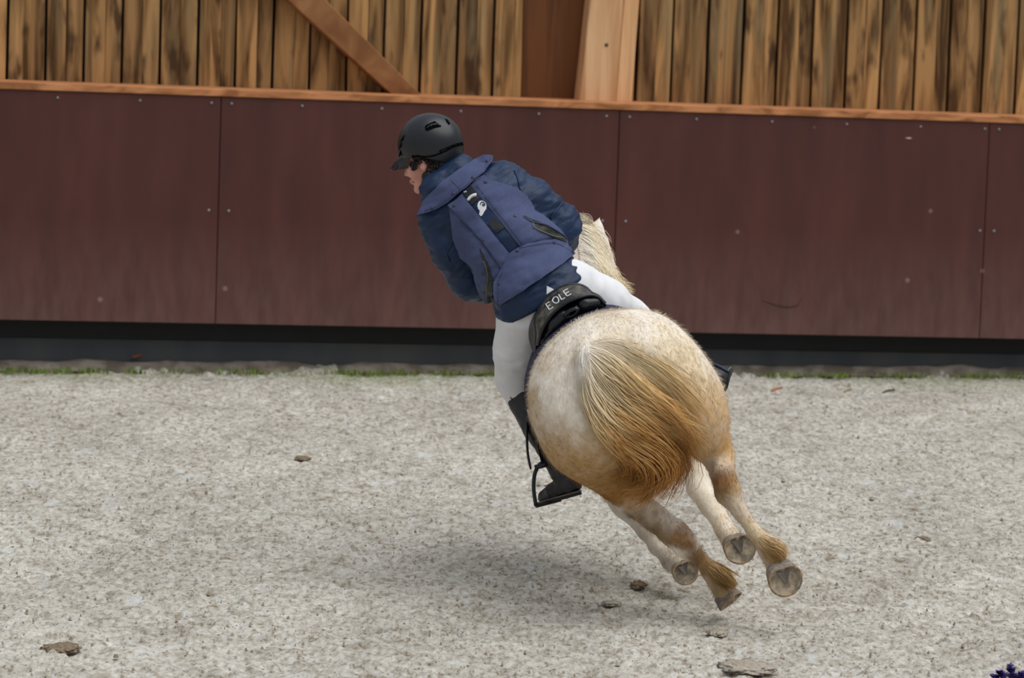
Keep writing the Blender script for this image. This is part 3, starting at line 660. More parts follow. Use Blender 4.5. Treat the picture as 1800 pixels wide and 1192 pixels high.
hoof(A(1205, 1006, 13.57), (.15, -.96, -.10), ivn(.35, .93), .052, .05, A(1199, 1000, 13.62), 'dark grey sole half hidden low between the legs')
hoof(A(1287, 1056, 13.235), ivn(.66, .75, -.35), ivn(-.72, .69, .0), .058, .05, A(1273, 1040, 13.24), 'hoof pushing off the sand on its toe', .85)

# ---- face details
for sg in (-1, 1):
    V, F = tube_geo([HP+hd*.165+HS*(.078*sg)+HT*.03, HP+hd*.165+HS*(.092*sg)+HT*.032], [.020, .012], 12); mesh('eye', V, F, M['helmetdark'], PO)
    V, F = tube_geo([HP+hd*.46+HS*(.030*sg)+HT*.02, HP+hd*.475+HS*(.042*sg)+HT*.025], [.012, .006], 10); mesh('nostril', V, F, M['frog'], PO)

# ---- hair strands
def strands(name, paths, n, lift, rad, cols, parent, bvh, jit=6, segs=14, ncluster=0, spread=1.0, wav=3.0, seg=3, tmin=0, tip=.15, yfall=None, kind=None, reject=None, acc=None):
    """paths: px polylines; strands interpolate between neighbouring paths and lie on the body"""
    V, F, C = acc if acc else ([], [], []); SP = [smooth_path([(x, y) for x, y in p], segs) for p in paths]; cols = [np.array(lin(c)) for c in cols]
    cl = [(random.random(), random.uniform(-1, 1), random.random()) for _ in range(ncluster)] if ncluster else None
    for i in range(n):
        if cl and random.random() < .93:
            b = random.choice(cl); u = min(max(b[0]+random.gauss(0, .012), 0), 1); tone = b[2]; wob = b[1]
        else: u = random.random(); tone = random.random(); wob = random.uniform(-1, 1)
        f = u*(len(SP)-1); k = min(int(f), len(SP)-2); P = SP[k]*(1-(f-k))+SP[k+1]*(f-k); P = P.copy()
        l = random.uniform(.62, 1.0) if random.random() < .8 else random.uniform(.35, .7); st = random.uniform(0, tmin) if tmin else 0
        ts = np.linspace(st, l, segs); idx = ts*(segs-1); P = np.stack([np.interp(idx, np.arange(segs), P[:, q]) for q in (0, 1)], 1)
        ph = wob*6; T = np.linspace(0, 1, segs); w1 = np.sin(T*5.5+ph)*wav*T+np.sin(T*13+ph*2)*wav*.35*T
        d = np.gradient(P, axis=0); d /= np.linalg.norm(d, axis=1)[:, None]+1e-9; nr = np.stack([-d[:, 1], d[:, 0]], 1)
        P = P+nr*(w1+random.gauss(0, jit)*(.15+.85*T*spread)+random.gauss(0, 1.0))[:, None]
        Ys = []; last = None
        for x, y in P:
            h = hitY(bvh, x, y); yy = h[0].y if h else None
            if yy is not None and last is not None and yy > last+.05: yy = last+.02
            if yy is None: yy = last if last is not None else yfall
            Ys.append(yy); last = yy
        if Ys[0] is None: continue
        Ys = np.array(Ys, float); Ys = np.convolve(np.pad(Ys, 2, mode='edge'), [.1, .2, .4, .2, .1], 'valid')
        lf = lift[0]+(lift[1]-lift[0])*T; lf = lf*random.uniform(.25, 1.0); lf = np.minimum(lf, .004+.12*T+lift[0])
        pts = [at(x, y, Y-L_) for (x, y), Y, L_ in zip(P, Ys, lf)]
        if reject and reject(pts): continue
        r0 = rad*random.uniform(.6, 1.3); rr = [r0*(1 if t < .6 else 1-(1-tip)*(t-.6)/.4)*(.6+.4*min(t*6, 1)) for t in T]
        nb = len(V); tube_geo(pts, rr, seg, 1, None, False, V, F)
        tn = 1.02+.50*tone+random.gauss(0, .07)
        cc = np.array([np.stack([np.interp(min(max(t*1.0*l+st*.3+.10*(tone-.5), 0), 1)*(len(cols)-1), np.arange(len(cols)), [c_[q] for c_ in cols]) for q in range(3)])*tn for t in T])
        C += [c_ for c_ in cc for _ in range(seg)]
    if name is None: return (V, F, C)
    C = np.array(C); C = C*np.minimum(1, .90/C.max(1))[:, None]
    o = mesh(name, V, F, M['hair'], parent, True, C)
    if kind: o['kind'] = kind
    return o
TP = [[(1040, 606), (1075, 604), (1125, 622), (1175, 655), (1215, 690), (1248, 728), (1270, 770)],
      [(1036, 612), (1066, 622), (1108, 655), (1150, 692), (1192, 728), (1222, 768), (1238, 812)],
      [(1031, 622), (1060, 650), (1100, 690), (1150, 722), (1200, 750), (1230, 785), (1225, 820)],
      [(1028, 632), (1050, 680), (1088, 722), (1135, 752), (1180, 785), (1200, 820), (1180, 855)],
      [(1024, 640), (1038, 700), (1072, 748), (1115, 785), (1158, 812), (1170, 850), (1140, 880)],
      [(1020, 645), (1028, 705), (1055, 762), (1095, 800), (1125, 830), (1125, 865), (1090, 890)]]
AC = strands(None, TP[:4], 560, (.004, .022), .0013, ['f0e6d4', 'f0dfbe', 'ebd09c', 'e3bd80', 'dcb072'], PO, PB, jit=13, ncluster=70, wav=5, tip=.05, yfall=12.95)
AC = strands(None, [TP[1], TP[3], TP[4], TP[5]], 1500, (.012, .075), .0018, ['f0e6d4', 'f0ddb8', 'ebcc94', 'dfb474', 'c99452', 'a8743a'], PO, PB, jit=6, ncluster=120, wav=6, tip=.08, yfall=12.95, acc=AC)
TP2 = [[(1085, 715), (1140, 750), (1190, 790), (1212, 820), (1192, 850), (1160, 872)], [(1075, 735), (1125, 775), (1170, 810), (1176, 840), (1150, 868), (1118, 884)],
       [(1062, 745), (1100, 790), (1135, 820), (1138, 850), (1115, 876), (1088, 890)], [(1050, 745), (1080, 790), (1105, 822), (1108, 846), (1092, 868), (1076, 884)]]
AC = strands(None, TP2, 620, (.045, .10), .0015, ['e2bd84', 'cd9a56', 'ab7636', '96642a', 'b5833f', 'd0a05e'], PO, PB, jit=13, ncluster=48, wav=12, tip=.05, yfall=12.95, acc=AC)
TP3 = [[(1110, 700), (1160, 712), (1210, 740), (1255, 790)], [(1100, 730), (1150, 745), (1200, 765), (1240, 800)], [(1110, 760), (1160, 770), (1205, 790), (1225, 830)]]
AC = strands(None, TP3, 350, (.03, .06), .0014, ['ecd8ac', 'e0c48e', 'd8b77c', 'e3c690'], PO, PB, jit=12, ncluster=50, wav=8, tip=.05, yfall=12.95, acc=AC)
strands('tail', TP2[:2], 20, (.06, .10), .0015, ['c99a55', 'b07c38'], PO, PB, jit=12, wav=8, yfall=12.95, acc=AC)
# root ridge: pale short hair over the dock
strands('tail_root', [[(1036, 600), (1036, 625), (1040, 660), (1052, 700)], [(1028, 606), (1026, 635), (1028, 675), (1040, 715)], [(1020, 615), (1016, 650), (1018, 690), (1032, 728)]], 700, (.006, .03), .0016, ['f0e8dc', 'f2ece2', 'ece0ca', 'e6d3a8'], PO, PB, jit=2, ncluster=40, wav=1.5, yfall=12.95)
MP = [[(1006, 396), (1016, 386), (1034, 392), (1056, 412), (1070, 436)], [(1012, 402), (1035, 412), (1055, 432), (1070, 450), (1074, 468)], [(1015, 420), (1040, 435), (1062, 455), (1076, 472), (1084, 488)],
      [(1018, 440), (1042, 455), (1062, 475), (1078, 490), (1096, 505)], [(1020, 460), (1040, 475), (1062, 492), (1082, 506), (1108, 520)]]
AM = strands(None, MP, 900, (.02, .05), .0018, ['e9dfcf', 'f0e6d2', 'e6d6b4', 'efe4d0', 'd9c9ad'], PO, PB, jit=4, ncluster=80, wav=3, yfall=14.6)
MP2 = [[(1046, 430), (1062, 440), (1072, 462), (1078, 484), (1098, 502)], [(1044, 450), (1060, 470), (1074, 490), (1096, 508), (1116, 518)], [(1040, 470), (1060, 495), (1084, 512), (1110, 522)]]
AM = strands(None, MP2, 500, (.02, .05), .0017, ['efe6d2', 'ecdfc4', 'e0cda6', 'd3c09c'], PO, PB, jit=6, ncluster=40, wav=4, yfall=14.55, acc=AM)
MP3 = [[(1020, 396), (1014, 384), (1006, 378)], [(1034, 396), (1024, 382), (1012, 384)], [(1046, 400), (1036, 386), (1018, 388)]]
strands('mane', MP3, 60, (.02, .04), .0010, ['d9cdbb', 'cfc3b2'], PO, PB, jit=5, wav=3, yfall=14.7, acc=AM)
# long hair behind the fetlocks
FP = [[(1340, 940), (1358, 950), (1380, 962), (1388, 978)], [(1332, 948), (1350, 964), (1372, 976), (1382, 990)], [(1330, 958), (1344, 972), (1362, 986), (1374, 996)]]
strands('fetlock_hair', FP, 150, (.003, .028), .0012, ['d6bf96', 'c4a473', 'b3915c', 'c2a06c'], PO, PB, jit=4, wav=2, segs=9, ncluster=30, yfall=12.97, tip=.02)
FP = [[(1252, 986), (1272, 998), (1292, 1014), (1306, 1034)], [(1244, 994), (1262, 1010), (1282, 1028), (1298, 1042)], [(1240, 1002), (1254, 1020), (1272, 1036), (1288, 1048)]]
strands('fetlock_hair', FP, 150, (.003, .026), .0012, ['b3946a', 'a98958', '9c7a48', 'b08d5c'], PO, PB, jit=4, wav=2, segs=9, ncluster=30, yfall=13.19, tip=.02)
# short loose winter coat
def coat_hair():
    me = body.data; n = len(me.vertices); V0 = np.zeros(n*3); me.vertices.foreach_get('co', V0); V0 = V0.reshape(-1, 3); N0 = np.zeros(n*3); me.vertices.foreach_get('normal', N0); N0 = N0.reshape(-1, 3)
    C0 = coat_cols; idx = np.where((V0[:, 1] < 13.75))[0]; pick = np.random.choice(idx, 52000)
    down = np.array(PU)*-.55+np.array([.12, -.45, -.25]); P = V0[pick]+np.random.normal(0, .004, (len(pick), 3)); Nn = N0[pick]
    t = down-(Nn*(Nn@down)[:, None]); t /= np.linalg.norm(t, axis=1)[:, None]+1e-9; t += np.random.normal(0, .22, t.shape)
    L_ = np.random.uniform(.010, .020, len(pick))[:, None]; s = np.cross(t, Nn); s /= np.linalg.norm(s, axis=1)[:, None]+1e-9
    P = P-Nn*.001; tipp = P+t*L_+Nn*L_*.38; w = .0011
    V = np.stack([P-s*w, P+s*w, tipp], 1).reshape(-1, 3); c = C0[pick]*np.random.uniform(.93, 1.12, (len(pick), 1)); c = np.repeat(c, 3, 0)
    me2 = bpy.data.meshes.new('winter_coat'); k = len(pick)*3; me2.vertices.add(k); me2.vertices.foreach_set('co', V.ravel()); me2.loops.add(k); me2.loops.foreach_set('vertex_index', np.arange(k, dtype=np.int32)); me2.polygons.add(len(pick)); me2.polygons.foreach_set('loop_start', np.arange(0, k, 3, dtype=np.int32)); me2.update(calc_edges=True)
    setcol(me2, c)
    # shade the hair with the direction of the skin below it
    nn = np.repeat(Nn+t*0.0, 3, 0); me2.normals_split_custom_set(nn.tolist()) if hasattr(me2, 'normals_split_custom_set') else None
    o = link('winter_coat', me2, M['hair'], PO, True); o['kind'] = 'stuff'; return o
_n = len(body.data.vertices); _c = np.zeros(_n*4, np.float32); body.data.attributes['Col'].data.foreach_get('color', _c); coat_cols = _c.reshape(-1, 4)[:, :3]
coat_hair()

# ------------------------------------------------------------------ tack
SD = empty('saddle', trunk_pt(13.85, 0, .02)); tag(SD, 'black leather saddle with hand-painted white letters on its cantle, on the pony', 'saddle')
def shell(name, y0, y1, a0, a1, off, th, m, parent=None, nY=26, nA=40, edge=None):
    V, F = [], []
    for lay in (off, off-th):
        for i in range(nY):
            for j in range(nA):
                v = i/(nY-1); u = j/(nA-1); an = (a0+(a1-a0)*u); Y = y0+(y1-y0)*v
                if edge: Y = edge(an, v, Y)
                V.append(trunk_pt(Y, an, lay+.003*noise.noise(Vector((an*3, Y*6, 1)))))
    g = lambda l, i, j: l*nY*nA+i*nA+j
    for i in range(nY-1):
        for j in range(nA-1): F.append((g(0, i, j), g(0, i+1, j), g(0, i+1, j+1), g(0, i, j+1))); F.append((g(1, i, j), g(1, i, j+1), g(1, i+1, j+1), g(1, i+1, j)))
    for i in range(nY-1): F.append((g(0, i, 0), g(1, i, 0), g(1, i+1, 0), g(0, i+1, 0))); F.append((g(0, i, nA-1), g(0, i+1, nA-1), g(1, i+1, nA-1), g(1, i, nA-1)))
    for j in range(nA-1): F.append((g(0, 0, j), g(0, 0, j+1), g(1, 0, j+1), g(1, 0, j))); F.append((g(0, nY-1, j), g(1, nY-1, j), g(1, nY-1, j+1), g(0, nY-1, j+1)))
    o = mesh(name, V, F, m, parent); bm = bmesh.new(); bm.from_mesh(o.data); bmesh.ops.recalc_face_normals(bm, faces=bm.faces); bm.to_mesh(o.data); bm.free(); return o
PDR = empty('saddle_pad', trunk_pt(13.8, 0, 0)); tag(PDR, 'navy saddle pad with pale binding lying under the black saddle', 'saddle pad')
R_ = math.radians
shell('cloth', 13.54, 14.15, R_(-112), R_(112), .022, .018, M['pad'], PDR)
for sg in (-1, 1):
    pth = [trunk_pt(13.54, R_(sg*a), .012) for a in range(66, 113, 4)]+[trunk_pt(Y, R_(sg*112), .014) for Y in np.linspace(13.52, 14.15, 14)]
    tube('binding', pth, .009, M['padedge'], PDR, 8)
# saddle flaps and seat
for sg in (-1, 1):
    shell('flap', 13.86, 14.10, R_(sg*60), R_(sg*100), .030, .010, M['leather'], SD, 14, 24)
def arc(pts, n): return [at(*p) for p in smooth_path(pts, n)]
NA = 40
top_e = arc([(942, 606, 13.66), (943, 585, 13.66), (941, 562, 13.665), (953, 536, 13.67), (967, 519, 13.675), (983, 507, 13.68), (1002, 501, 13.68), (1018, 501, 13.68), (1030, 506, 13.675), (1040, 515, 13.67), (1052, 521, 13.665), (1064, 534, 13.66)], NA)
mid_e = arc([(946, 608, 13.61), (953, 582, 13.60), (967, 557, 13.595), (986, 539, 13.59), (1007, 527, 13.585), (1027, 520.5, 13.59), (1041, 519, 13.60), (1053, 524, 13.61), (1064, 537, 13.62)], NA)
SDW = trunk_pt(13.9, 0, .03)
def loftgrid(name, rows, m, parent):
    n = len(rows[0]); V = [p for r in rows for p in r]; F = []
    for i in range(len(rows)-1):
        for j in range(n-1): F.append((i*n+j, i*n+j+1, (i+1)*n+j+1, (i+1)*n+j))
    o = mesh(name, V, F, m, parent); bm = bmesh.new(); bm.from_mesh(o.data); bmesh.ops.recalc_face_normals(bm, faces=bm.faces); bm.to_mesh(o.data); bm.free(); return o
rows = [mid_e]
for t, bulge in ((.2, .012), (.4, .020), (.6, .022), (.8, .018), (.93, .008)): rows.append([m_.lerp(t_, t)+Vector((0, -bulge, 0)) for m_, t_ in zip(mid_e, top_e)])
rows.append(top_e)
# seat surface: from the cantle edge down into the dip and up to the pommel
def seatrow(Y, hgt, wid, n=NA):
    r = []
    for j in range(n):
        u = -1+2*j/(n-1); an = (u*.5+.5)*(R_(36)+R_(29))-R_(29); r.append(trunk_pt(Y, an, .012+(hgt-.012)*(1-abs(u)**2.5)))
    return r
rows.append([p+Vector((0, .015, 0)) for p in top_e])
for Y, hg, wd_ in ((13.74, .115, R_(55)), (13.80, .075, R_(48)), (13.88, .060, R_(38)), (13.98, .065, R_(30)), (14.06, .095, R_(28)), (14.10, .085, R_(30)), (14.11, .04, R_(34)), (14.10, .02, R_(34))): rows.append(seatrow(Y, hg, wd_))
cant = loftgrid('cantle', rows[:8], M['worn'], SD); seat_ = loftgrid('seat', rows[7:], M['leather'], SD)
tube('welt', [p+Vector((0, -.004, 0)) for p in mid_e], .006, M['leather'], SD, 8)
tube('cantle_rim', [p+Vector((0, .004, 0)) for p in top_e], .006, M['leather'], SD, 8)
# stuffed rear panels
SF = Field((-.1, 13.45, .6), (.6, 13.95, 1.35), .006)
SF.chain([(A(955, 604, 13.66), .018), (A(962, 588, 13.64), .026), (A(975, 571, 13.62), .032), (A(990, 556, 13.62), .032), (A(1000, 549, 13.64), .024)], .02)
SF.chain([(A(1014, 541, 13.64), .022), (A(1028, 535, 13.61), .030), (A(1044, 533, 13.62), .027), (A(1058, 537, 13.65), .016)], .02)
SF.chain([(A(972, 574, 13.70), .03), (A(1004, 550, 13.70), .035), (A(1044, 535, 13.70), .028)], .03)
SF.build('rear_panel', M['leather'], SD, sm=2)
lp = [A(993, 557, 13.575), A(998, 549, 13.565), A(1007, 544, 13.56), A(1015, 543, 13.56), A(1015, 549, 13.565), A(1007, 556, 13.57), A(995, 559, 13.575)]
tube('rear_loop', smooth_path(lp, 24), .0055, M['leather'], SD, 8, 1.5)
tube('strap', smooth_path([A(994, 548, 13.58), A(1004, 545, 13.575), A(1014, 538, 13.585)], 12), .008, M['leather'], SD, 8, .5)
# painted letters E O L E following the cantle
CB = bvh_of(cant)
def stroke(name, pts, parent, bvh, w=1.3, m=None, off=.002):
    out = []
    for x, y in smooth_path(pts, max(8, int(len(pts)*5))) if len(pts) > 2 else [np.array(pts[0])*(1-t)+np.array(pts[1])*t for t in np.linspace(0, 1, 6)]:
        h = hitY(bvh, x, y)
        if h: out.append(h[0]+Vector((0, -off, 0)))
    if len(out) > 1: return tube_geo(out, w/480, 6)
def lettering(name, strokes, parent, bvh, m, w=1.3, off=.002):
    V, F = [], []
    for s_ in strokes:
        g = stroke(name, s_, parent, bvh, w, off=off)
        if g: b = len(V); V += g[0]; F += [tuple(i+b for i in f) for f in g[1]]
    if V: return mesh(name, V, F, m, parent)
E1 = [[(967, 534), (959, 539)], [(959, 539), (962, 543), (966, 546)], [(962, 541), (967, 538)], [(966, 546), (970, 541)]]
E1 = [[(959.1, 534.4), (965.8, 544.5)], [(959.1, 534.7), (965.8, 530.7)], [(962.0, 539.1), (967.1, 536.0)], [(965.8, 544.5), (972.5, 539.8)]]
O1 = [[(971.1, 527.7), (973.8, 523.0), (979.2, 522.1), (982.1, 527.7), (980.5, 532.0), (975.8, 532.8), (971.8, 529.7), (971.1, 527.7)]]
L1 = [[(982.1, 517.7), (987.2, 527.0)], [(987.2, 527.0), (993.3, 523.4)]]
E2 = [[(989.9, 511.9), (996.9, 520.7)], [(989.9, 511.9), (997.7, 507.9)], [(993.4, 516.3), (999.9, 513.0)], [(996.9, 520.7), (1004.2, 516.7)]]
for nm, s_ in (('letter', E1), ('letter', O1), ('letter', L1), ('letter', E2)):
    lettering(nm, s_, SD, CB, M['white'], 1.0, .0015)
# ------------------------------------------------------------------ stirrups, leathers, loose strap
def stirrup_iron(arch, tread, top, leather, side):
    s_ = tube('stirrup_iron', smooth_path([A(*p) for p in arch], 30), .0095, M['iron'], SD, 8, .8)
    s_['label'] = 'stirrup iron on the %s of the pony' % side
    tube('tread', [A(*p) for p in tread], .014, M['bootsole'], s_, 8, .45)
    tube('stirrup_leather', smooth_path([A(*p) for p in leather], 20), .014, M['leather'], SD, 8, .25)
stirrup_iron([(996, 876, 13.91), (992, 842, 13.90), (975, 820, 13.885), (953, 814, 13.88), (941, 830, 13.875), (938, 858, 13.87), (942, 889, 13.87)], [(942, 890, 13.87), (985, 879, 13.90)], None,
             [(990, 600, 13.9), (950, 660, 13.93), (940, 740, 13.92), (948, 790, 13.9), (954, 815, 13.88)], 'left')
tube('leather_keeper', [A(940, 822, 13.875), A(956, 818, 13.875), A(963, 812, 13.875)], .016, M['leather'], SD, 8, .6)
stirrup_iron([(1262, 703, 13.92), (1232, 690, 13.95), (1222, 655, 13.97), (1234, 638, 13.96), (1258, 642, 13.93), (1283, 655, 13.90)], [(1283, 655, 13.90), (1277, 680, 13.905), (1263, 703, 13.92)], None,
             [(1110, 560, 13.95), (1165, 590, 13.95), (1200, 620, 13.96), (1228, 645, 13.965)], 'right')
tube('strap_end', smooth_path([A(926, 742, 13.93), A(926, 770, 13.91), A(928, 800, 13.9), A(933, 825, 13.9)], 12), [.013]*11+[.009], M['leather'], SD, 8, .4)

# ------------------------------------------------------------------ the rider
RI = empty('person', A(985, 545, 13.8)); tag(RI, 'rider in navy jacket, slate blue vest and white breeches, leaning left on the pony', 'person')
AX = ivn(.80, -.60); AT = ivn(-.53, -.85); AD = Vector((0, 1, 0))
HF = ivn(-.97, .22, .26); HU = ivn(-.22, -.97); HU = (HU-HF*HU.dot(HF)).normalized(); HSd = HF.cross(HU).normalized()
if HSd.y > 0: HSd = -HSd                       # side of the head facing the viewer
HC = A(752, 260, 14.15)
def hp(f, s, u): return HC+HF*f+HSd*s+HU*u
BF = Field((-.45, 13.55, .35), (.85, 14.72, 1.98), .0052)
# head
BF.el(hp(-.005, 0, 0), (HF, HSd, HU), (.095, .076, .105), 0)
BF.el(hp(.035, 0, -.06), (HF, HSd, HU), (.060, .060, .075), .03)
BF.rc(hp(.02, 0, -.085), hp(.060, 0, -.140), .052, .026, .03)
BF.el(hp(.082, 0, -.028), (HF, HSd, HU), (.018, .045, .016), .02)
BF.rc(hp(.086, 0, -.045), hp(.105, 0, -.080), .008, .0115, .014)
for sg in (-1, 1):
    BF.el(hp(.096, .010*sg, -.086), (HF, HSd, HU), (.010, .008, .007), .008); BF.el(hp(.062, .040*sg, -.075), (HF, HSd, HU), (.03, .022, .03), .02)
BF.el(hp(.0885, 0, -.109), (HF, HSd, HU), (.013, .020, .006), .007); BF.el(hp(.086, 0, -.120), (HF, HSd, HU), (.012, .018, .006), .007)
BF.el(hp(.074, 0, -.148), (HF, HSd, HU), (.018, .020, .016), .015)
for sg in (-1, 1):      # ears
    BF.el(hp(.008, .082*sg, -.056), ((HF*.9-HSd*.3*sg).normalized(), HSd, HU), (.015, .010, .026), .006)
    BF.carve(BF.el_fn(hp(.016, .092*sg, -.052), (HF, HSd, HU), (.007, .007, .014)), hp(.016, .092*sg, -.052)-Vector((.03, .03, .03)), hp(.016, .092*sg, -.052)+Vector((.03, .03, .03)), .004)
BF.rc(hp(-.025, 0, -.07), A(806, 322, 14.10), .058, .064, .03)
# torso under the clothes
BF.el(A(858, 380, 14.06), (AX, AT, AD), (.150, .18, .10), .05); BF.el(A(950, 525, 13.88), (AX, AT, AD), (.14, .13, .10), .05); BF.rc(A(858, 380, 14.06), A(945, 510, 13.9), .11, .11, .05)
hR, hL = A(962, 452, 14.50), A(925, 470, 14.50)
BF.chain([(A(880, 318, 14.06), .055), (A(980, 402, 14.12), .045), (A(988, 425, 14.28), .040), (hR, .026)], .03)
BF.chain([(A(772, 390, 14.06), .055), (A(824, 490, 14.14), .045), (A(868, 505, 14.32), .040), (hL, .026)], .03)
for hc, sg in ((hR, 1), (hL, -1)):     # hands closed round the reins
    fw = Vector((-.12*sg, .95, .05)).normalized(); sd_ = Vector((sg, .1, 0)).normalized(); dn = Vector((0, .1, -1)).normalized()
    BF.el(hc+fw*.045, (fw, sd_, dn), (.048, .018, .040), .015)
    for q in range(4):
        b_ = hc+fw*.078+dn*(-.028+.019*q); ln = (.026, .030, .028, .022)[q]
        BF.chain([(b_, .0095), (b_+fw*ln*.5-sd_*.012, .009), (b_+fw*.004-sd_*.034, .0085), (b_-fw*.022-sd_*.030, .008)], .004)
    BF.chain([(hc+fw*.03-dn*.030-sd_*.008, .012), (hc+fw*.055-dn*.046-sd_*.018, .010), (hc+fw*.082-dn*.040-sd_*.026, .009)], .006)
# legs inside the breeches and boots
BF.chain([(A(925, 550, 13.88), .085), (A(905, 664, 14.06), .055), (A(942, 742, 13.98), .044), (A(988, 828, 13.86), .030)], .03)
BF.chain([(A(1005, 502, 13.88), .085), (A(1106, 562, 14.12), .055), (A(1170, 618, 14.05), .040), (A(1228, 660, 13.95), .030)], .03)
LF = [(A(1003, 848, 13.82), .026), (A(962, 866, 13.93), .027), (A(952, 870, 13.96), .020)]
RF = [(A(1240, 672, 13.88), .024), (A(1262, 662, 13.97), .026), (A(1272, 656, 14.02), .020)]
BF.rc(A(988, 828, 13.86), LF[0][0], .030, .026, .02); BF.chain(LF, .02); BF.rc(A(1228, 660, 13.95), RF[0][0], .030, .024, .02); BF.chain(RF, .02)
bodyR = BF.build('body', M['skin'], RI, sm=2); del BF
for sg in (-1, 1):
    c = hp(.078, .031*sg, -.046); V, F = tube_geo([c-HF*.004, c+HF*.006, c+HF*.0095], [.0115, .010, .003], 12); ey = mesh('eye', V, F, M['white'], RI)
    V, F = tube_geo([c+HF*.006, c+HF*.0105], [.0055, .0045], 10); mesh('iris', V, F, M['curl'], ey)
    V, F = tube_geo(smooth_path([hp(.088, .018*sg, -.028), hp(.088, .033*sg, -.024), hp(.076, .050*sg, -.031)], 8), [.002, .0035, .004, .004, .0035, .003, .002, .001], 6); mesh('eyebrow', V, F, M['curl'], RI)
m_ = mat('lips', lin('b5736a'), .5)
tube('lips', smooth_path([hp(.072, .024, -.117), hp(.092, .010, -.114), hp(.0985, 0, -.114), hp(.092, -.010, -.114), hp(.072, -.024, -.117)], 16), [.001]+[.0038]*14+[.001], m_, RI, 8)

# hair: short dark curls below the helmet rim
V, F = [], []
for i in range(230):
    f = random.uniform(-.11, .062); u = -.030-random.random()*(.030 if f > .03 else .052 if f > -.01 else .085)
    if f > -.012 and f < .036 and u < -.040: continue
    th = max(.0, 1-(max(f, -.09)/.1)**2)**.5; sgn = 1 if random.random() < .75 else -1
    s = sgn*(.083*th+.004+random.uniform(-.004, .006)); c = hp(f, s, u); r = random.uniform(.004, .009); ph = random.random()*6
    e1 = HF; e2 = HU; pts = [c+e1*(math.cos(ph+t*.8)*r)+e2*(math.sin(ph+t*.8)*r-t*.0012)+HSd*(sgn*.004*math.sin(t)) for t in range(8)]
    tube_geo(pts, [.0008]+[.0021]*6+[.0006], 5, 1, None, True, V, F)
hr = mesh('hair', V, F, M['curl'], RI)
HFd = Field(np.array(HC)-.2, np.array(HC)+.2, .005)
HFd.el(hp(-.012, 0, -.022), (HF, HSd, HU), (.094, .083, .062), 0); HFd.el(hp(-.055, 0, -.06), (HF, HSd, HU), (.052, .074, .066), .02)
HFd.carve(lambda X, Y, Z: (X-hp(.055, 0, 0).x)*-HF.x+(Y-hp(.055, 0, 0).y)*-HF.y+(Z-hp(.055, 0, 0).z)*-HF.z, np.array(HC)-.19, np.array(HC)+.19, .004)
HFd.build('scalp_hair', M['curl'], RI, sm=2, disp=lambda V: np.array([.006*abs(noise.noise(Vector(p)*70)) for p in V]))

# helmet
HL = empty('helmet_mount', HC); bpy.data.objects.remove(HL)
GF = Field(np.array(HC)-.22, np.array(HC)+.22, .0042)
hc_ = hp(-.010, 0, .012)
def helm(X, Y, Z):
    p = [X-hc_.x, Y-hc_.y, Z-hc_.z]; f = p[0]*HF.x+p[1]*HF.y+p[2]*HF.z; s = p[0]*HSd.x+p[1]*HSd.y+p[2]*HSd.z; u = p[0]*HU.x+p[1]*HU.y+p[2]*HU.z
    ru = np.where(u > 0, .120, .150); rf = np.where(f > 0, .124, .132)
    q = np.sqrt((f/rf)**2+(s/.110)**2+(u/ru)**2)+1e-6; d = (q-1)*.118
    rim = np.where(f > .02, -.028-(f-.02)*.05, -.028-(.02-f)*.62)+np.clip(-f-.09, 0, 1)*.0          # lower towards the nape
    return np.maximum(np.maximum(d, -(d+.016)), rim-u)
GF.add(helm, np.array(HC)-.21, np.array(HC)+.21, 0)
helmet = GF.build('helmet', M['helmet'], RI, sm=2); helmet['label'] = 'matt dark riding helmet with vents and a peak'
HB = bvh_of(helmet)
# peak
rows_ = []
for t, (ff, uu) in enumerate(((.098, -.004), (.122, -.010), (.146, -.028), (.164, -.048))):
    rows_.append([hp(ff*math.cos(a)**.8 if math.cos(a) > 0 else 0, (.098-.012*t)*math.sin(a), uu-.006*(1-math.cos(a))) for a in np.linspace(-1.15, 1.15, 21)])
rows2 = [[p-HU*.006 for p in r] for r in reversed(rows_)]
pk = loftgrid('peak', rows_+rows2+[rows_[0]], M['helmet'], helmet)
def zc(x, y, z=7.45, ox=670, oy=190): return (ox+x/z, oy+y/z)
patch('vent', [zc(*p) for p in ((572, 245), (600, 215), (700, 172), (745, 200), (790, 238), (700, 258), (598, 296), (578, 280))], HB, M['helmetdark'], helmet, .0035, 0, step=3)
for k in range(3): lettering('vent_rib', [[zc(600+k*45, 262-k*20), zc(640+k*45, 222-k*12), zc(700+k*32, 205+k*12)]], helmet, HB, M['helmet'], 1.0, .004)
patch('vent', [zc(*p) for p in ((840, 140), (870, 152), (905, 205), (890, 216), (858, 180))], HB, M['helmetdark'], helmet, .0035, 0, step=3)
for pl in (((310, 350), (268, 400), (252, 440), (285, 420)), ((262, 440), (238, 510), (236, 550), (268, 500)), ((256, 550), (232, 610), (232, 650), (262, 612))):
    patch('vent', [zc(*p) for p in pl], HB, M['helmetdark'], helmet, .0025, 0, step=3)
lettering('rim_line', [[zc(400, 630), zc(560, 640), zc(700, 622), zc(850, 560), zc(960, 505), zc(1075, 478)]], helmet, HB, M['helmetdark'], 1.4, .003)
lettering('rim_line', [[zc(770, 562), zc(880, 515), zc(960, 480), zc(1070, 452)]], helmet, HB, M['helmetdark'], 1.0, .003)
for p in ((772, 566), (872, 520), (945, 490), (1003, 470), (1045, 462)):
    h = hitY(HB, *zc(*p))
    if h: V, F = tube_geo([h[0]+h[1]*-.002, h[0]+h[1]*.005], .0036, 8); mesh('rivet', V, F, M['helmetdark'], helmet)
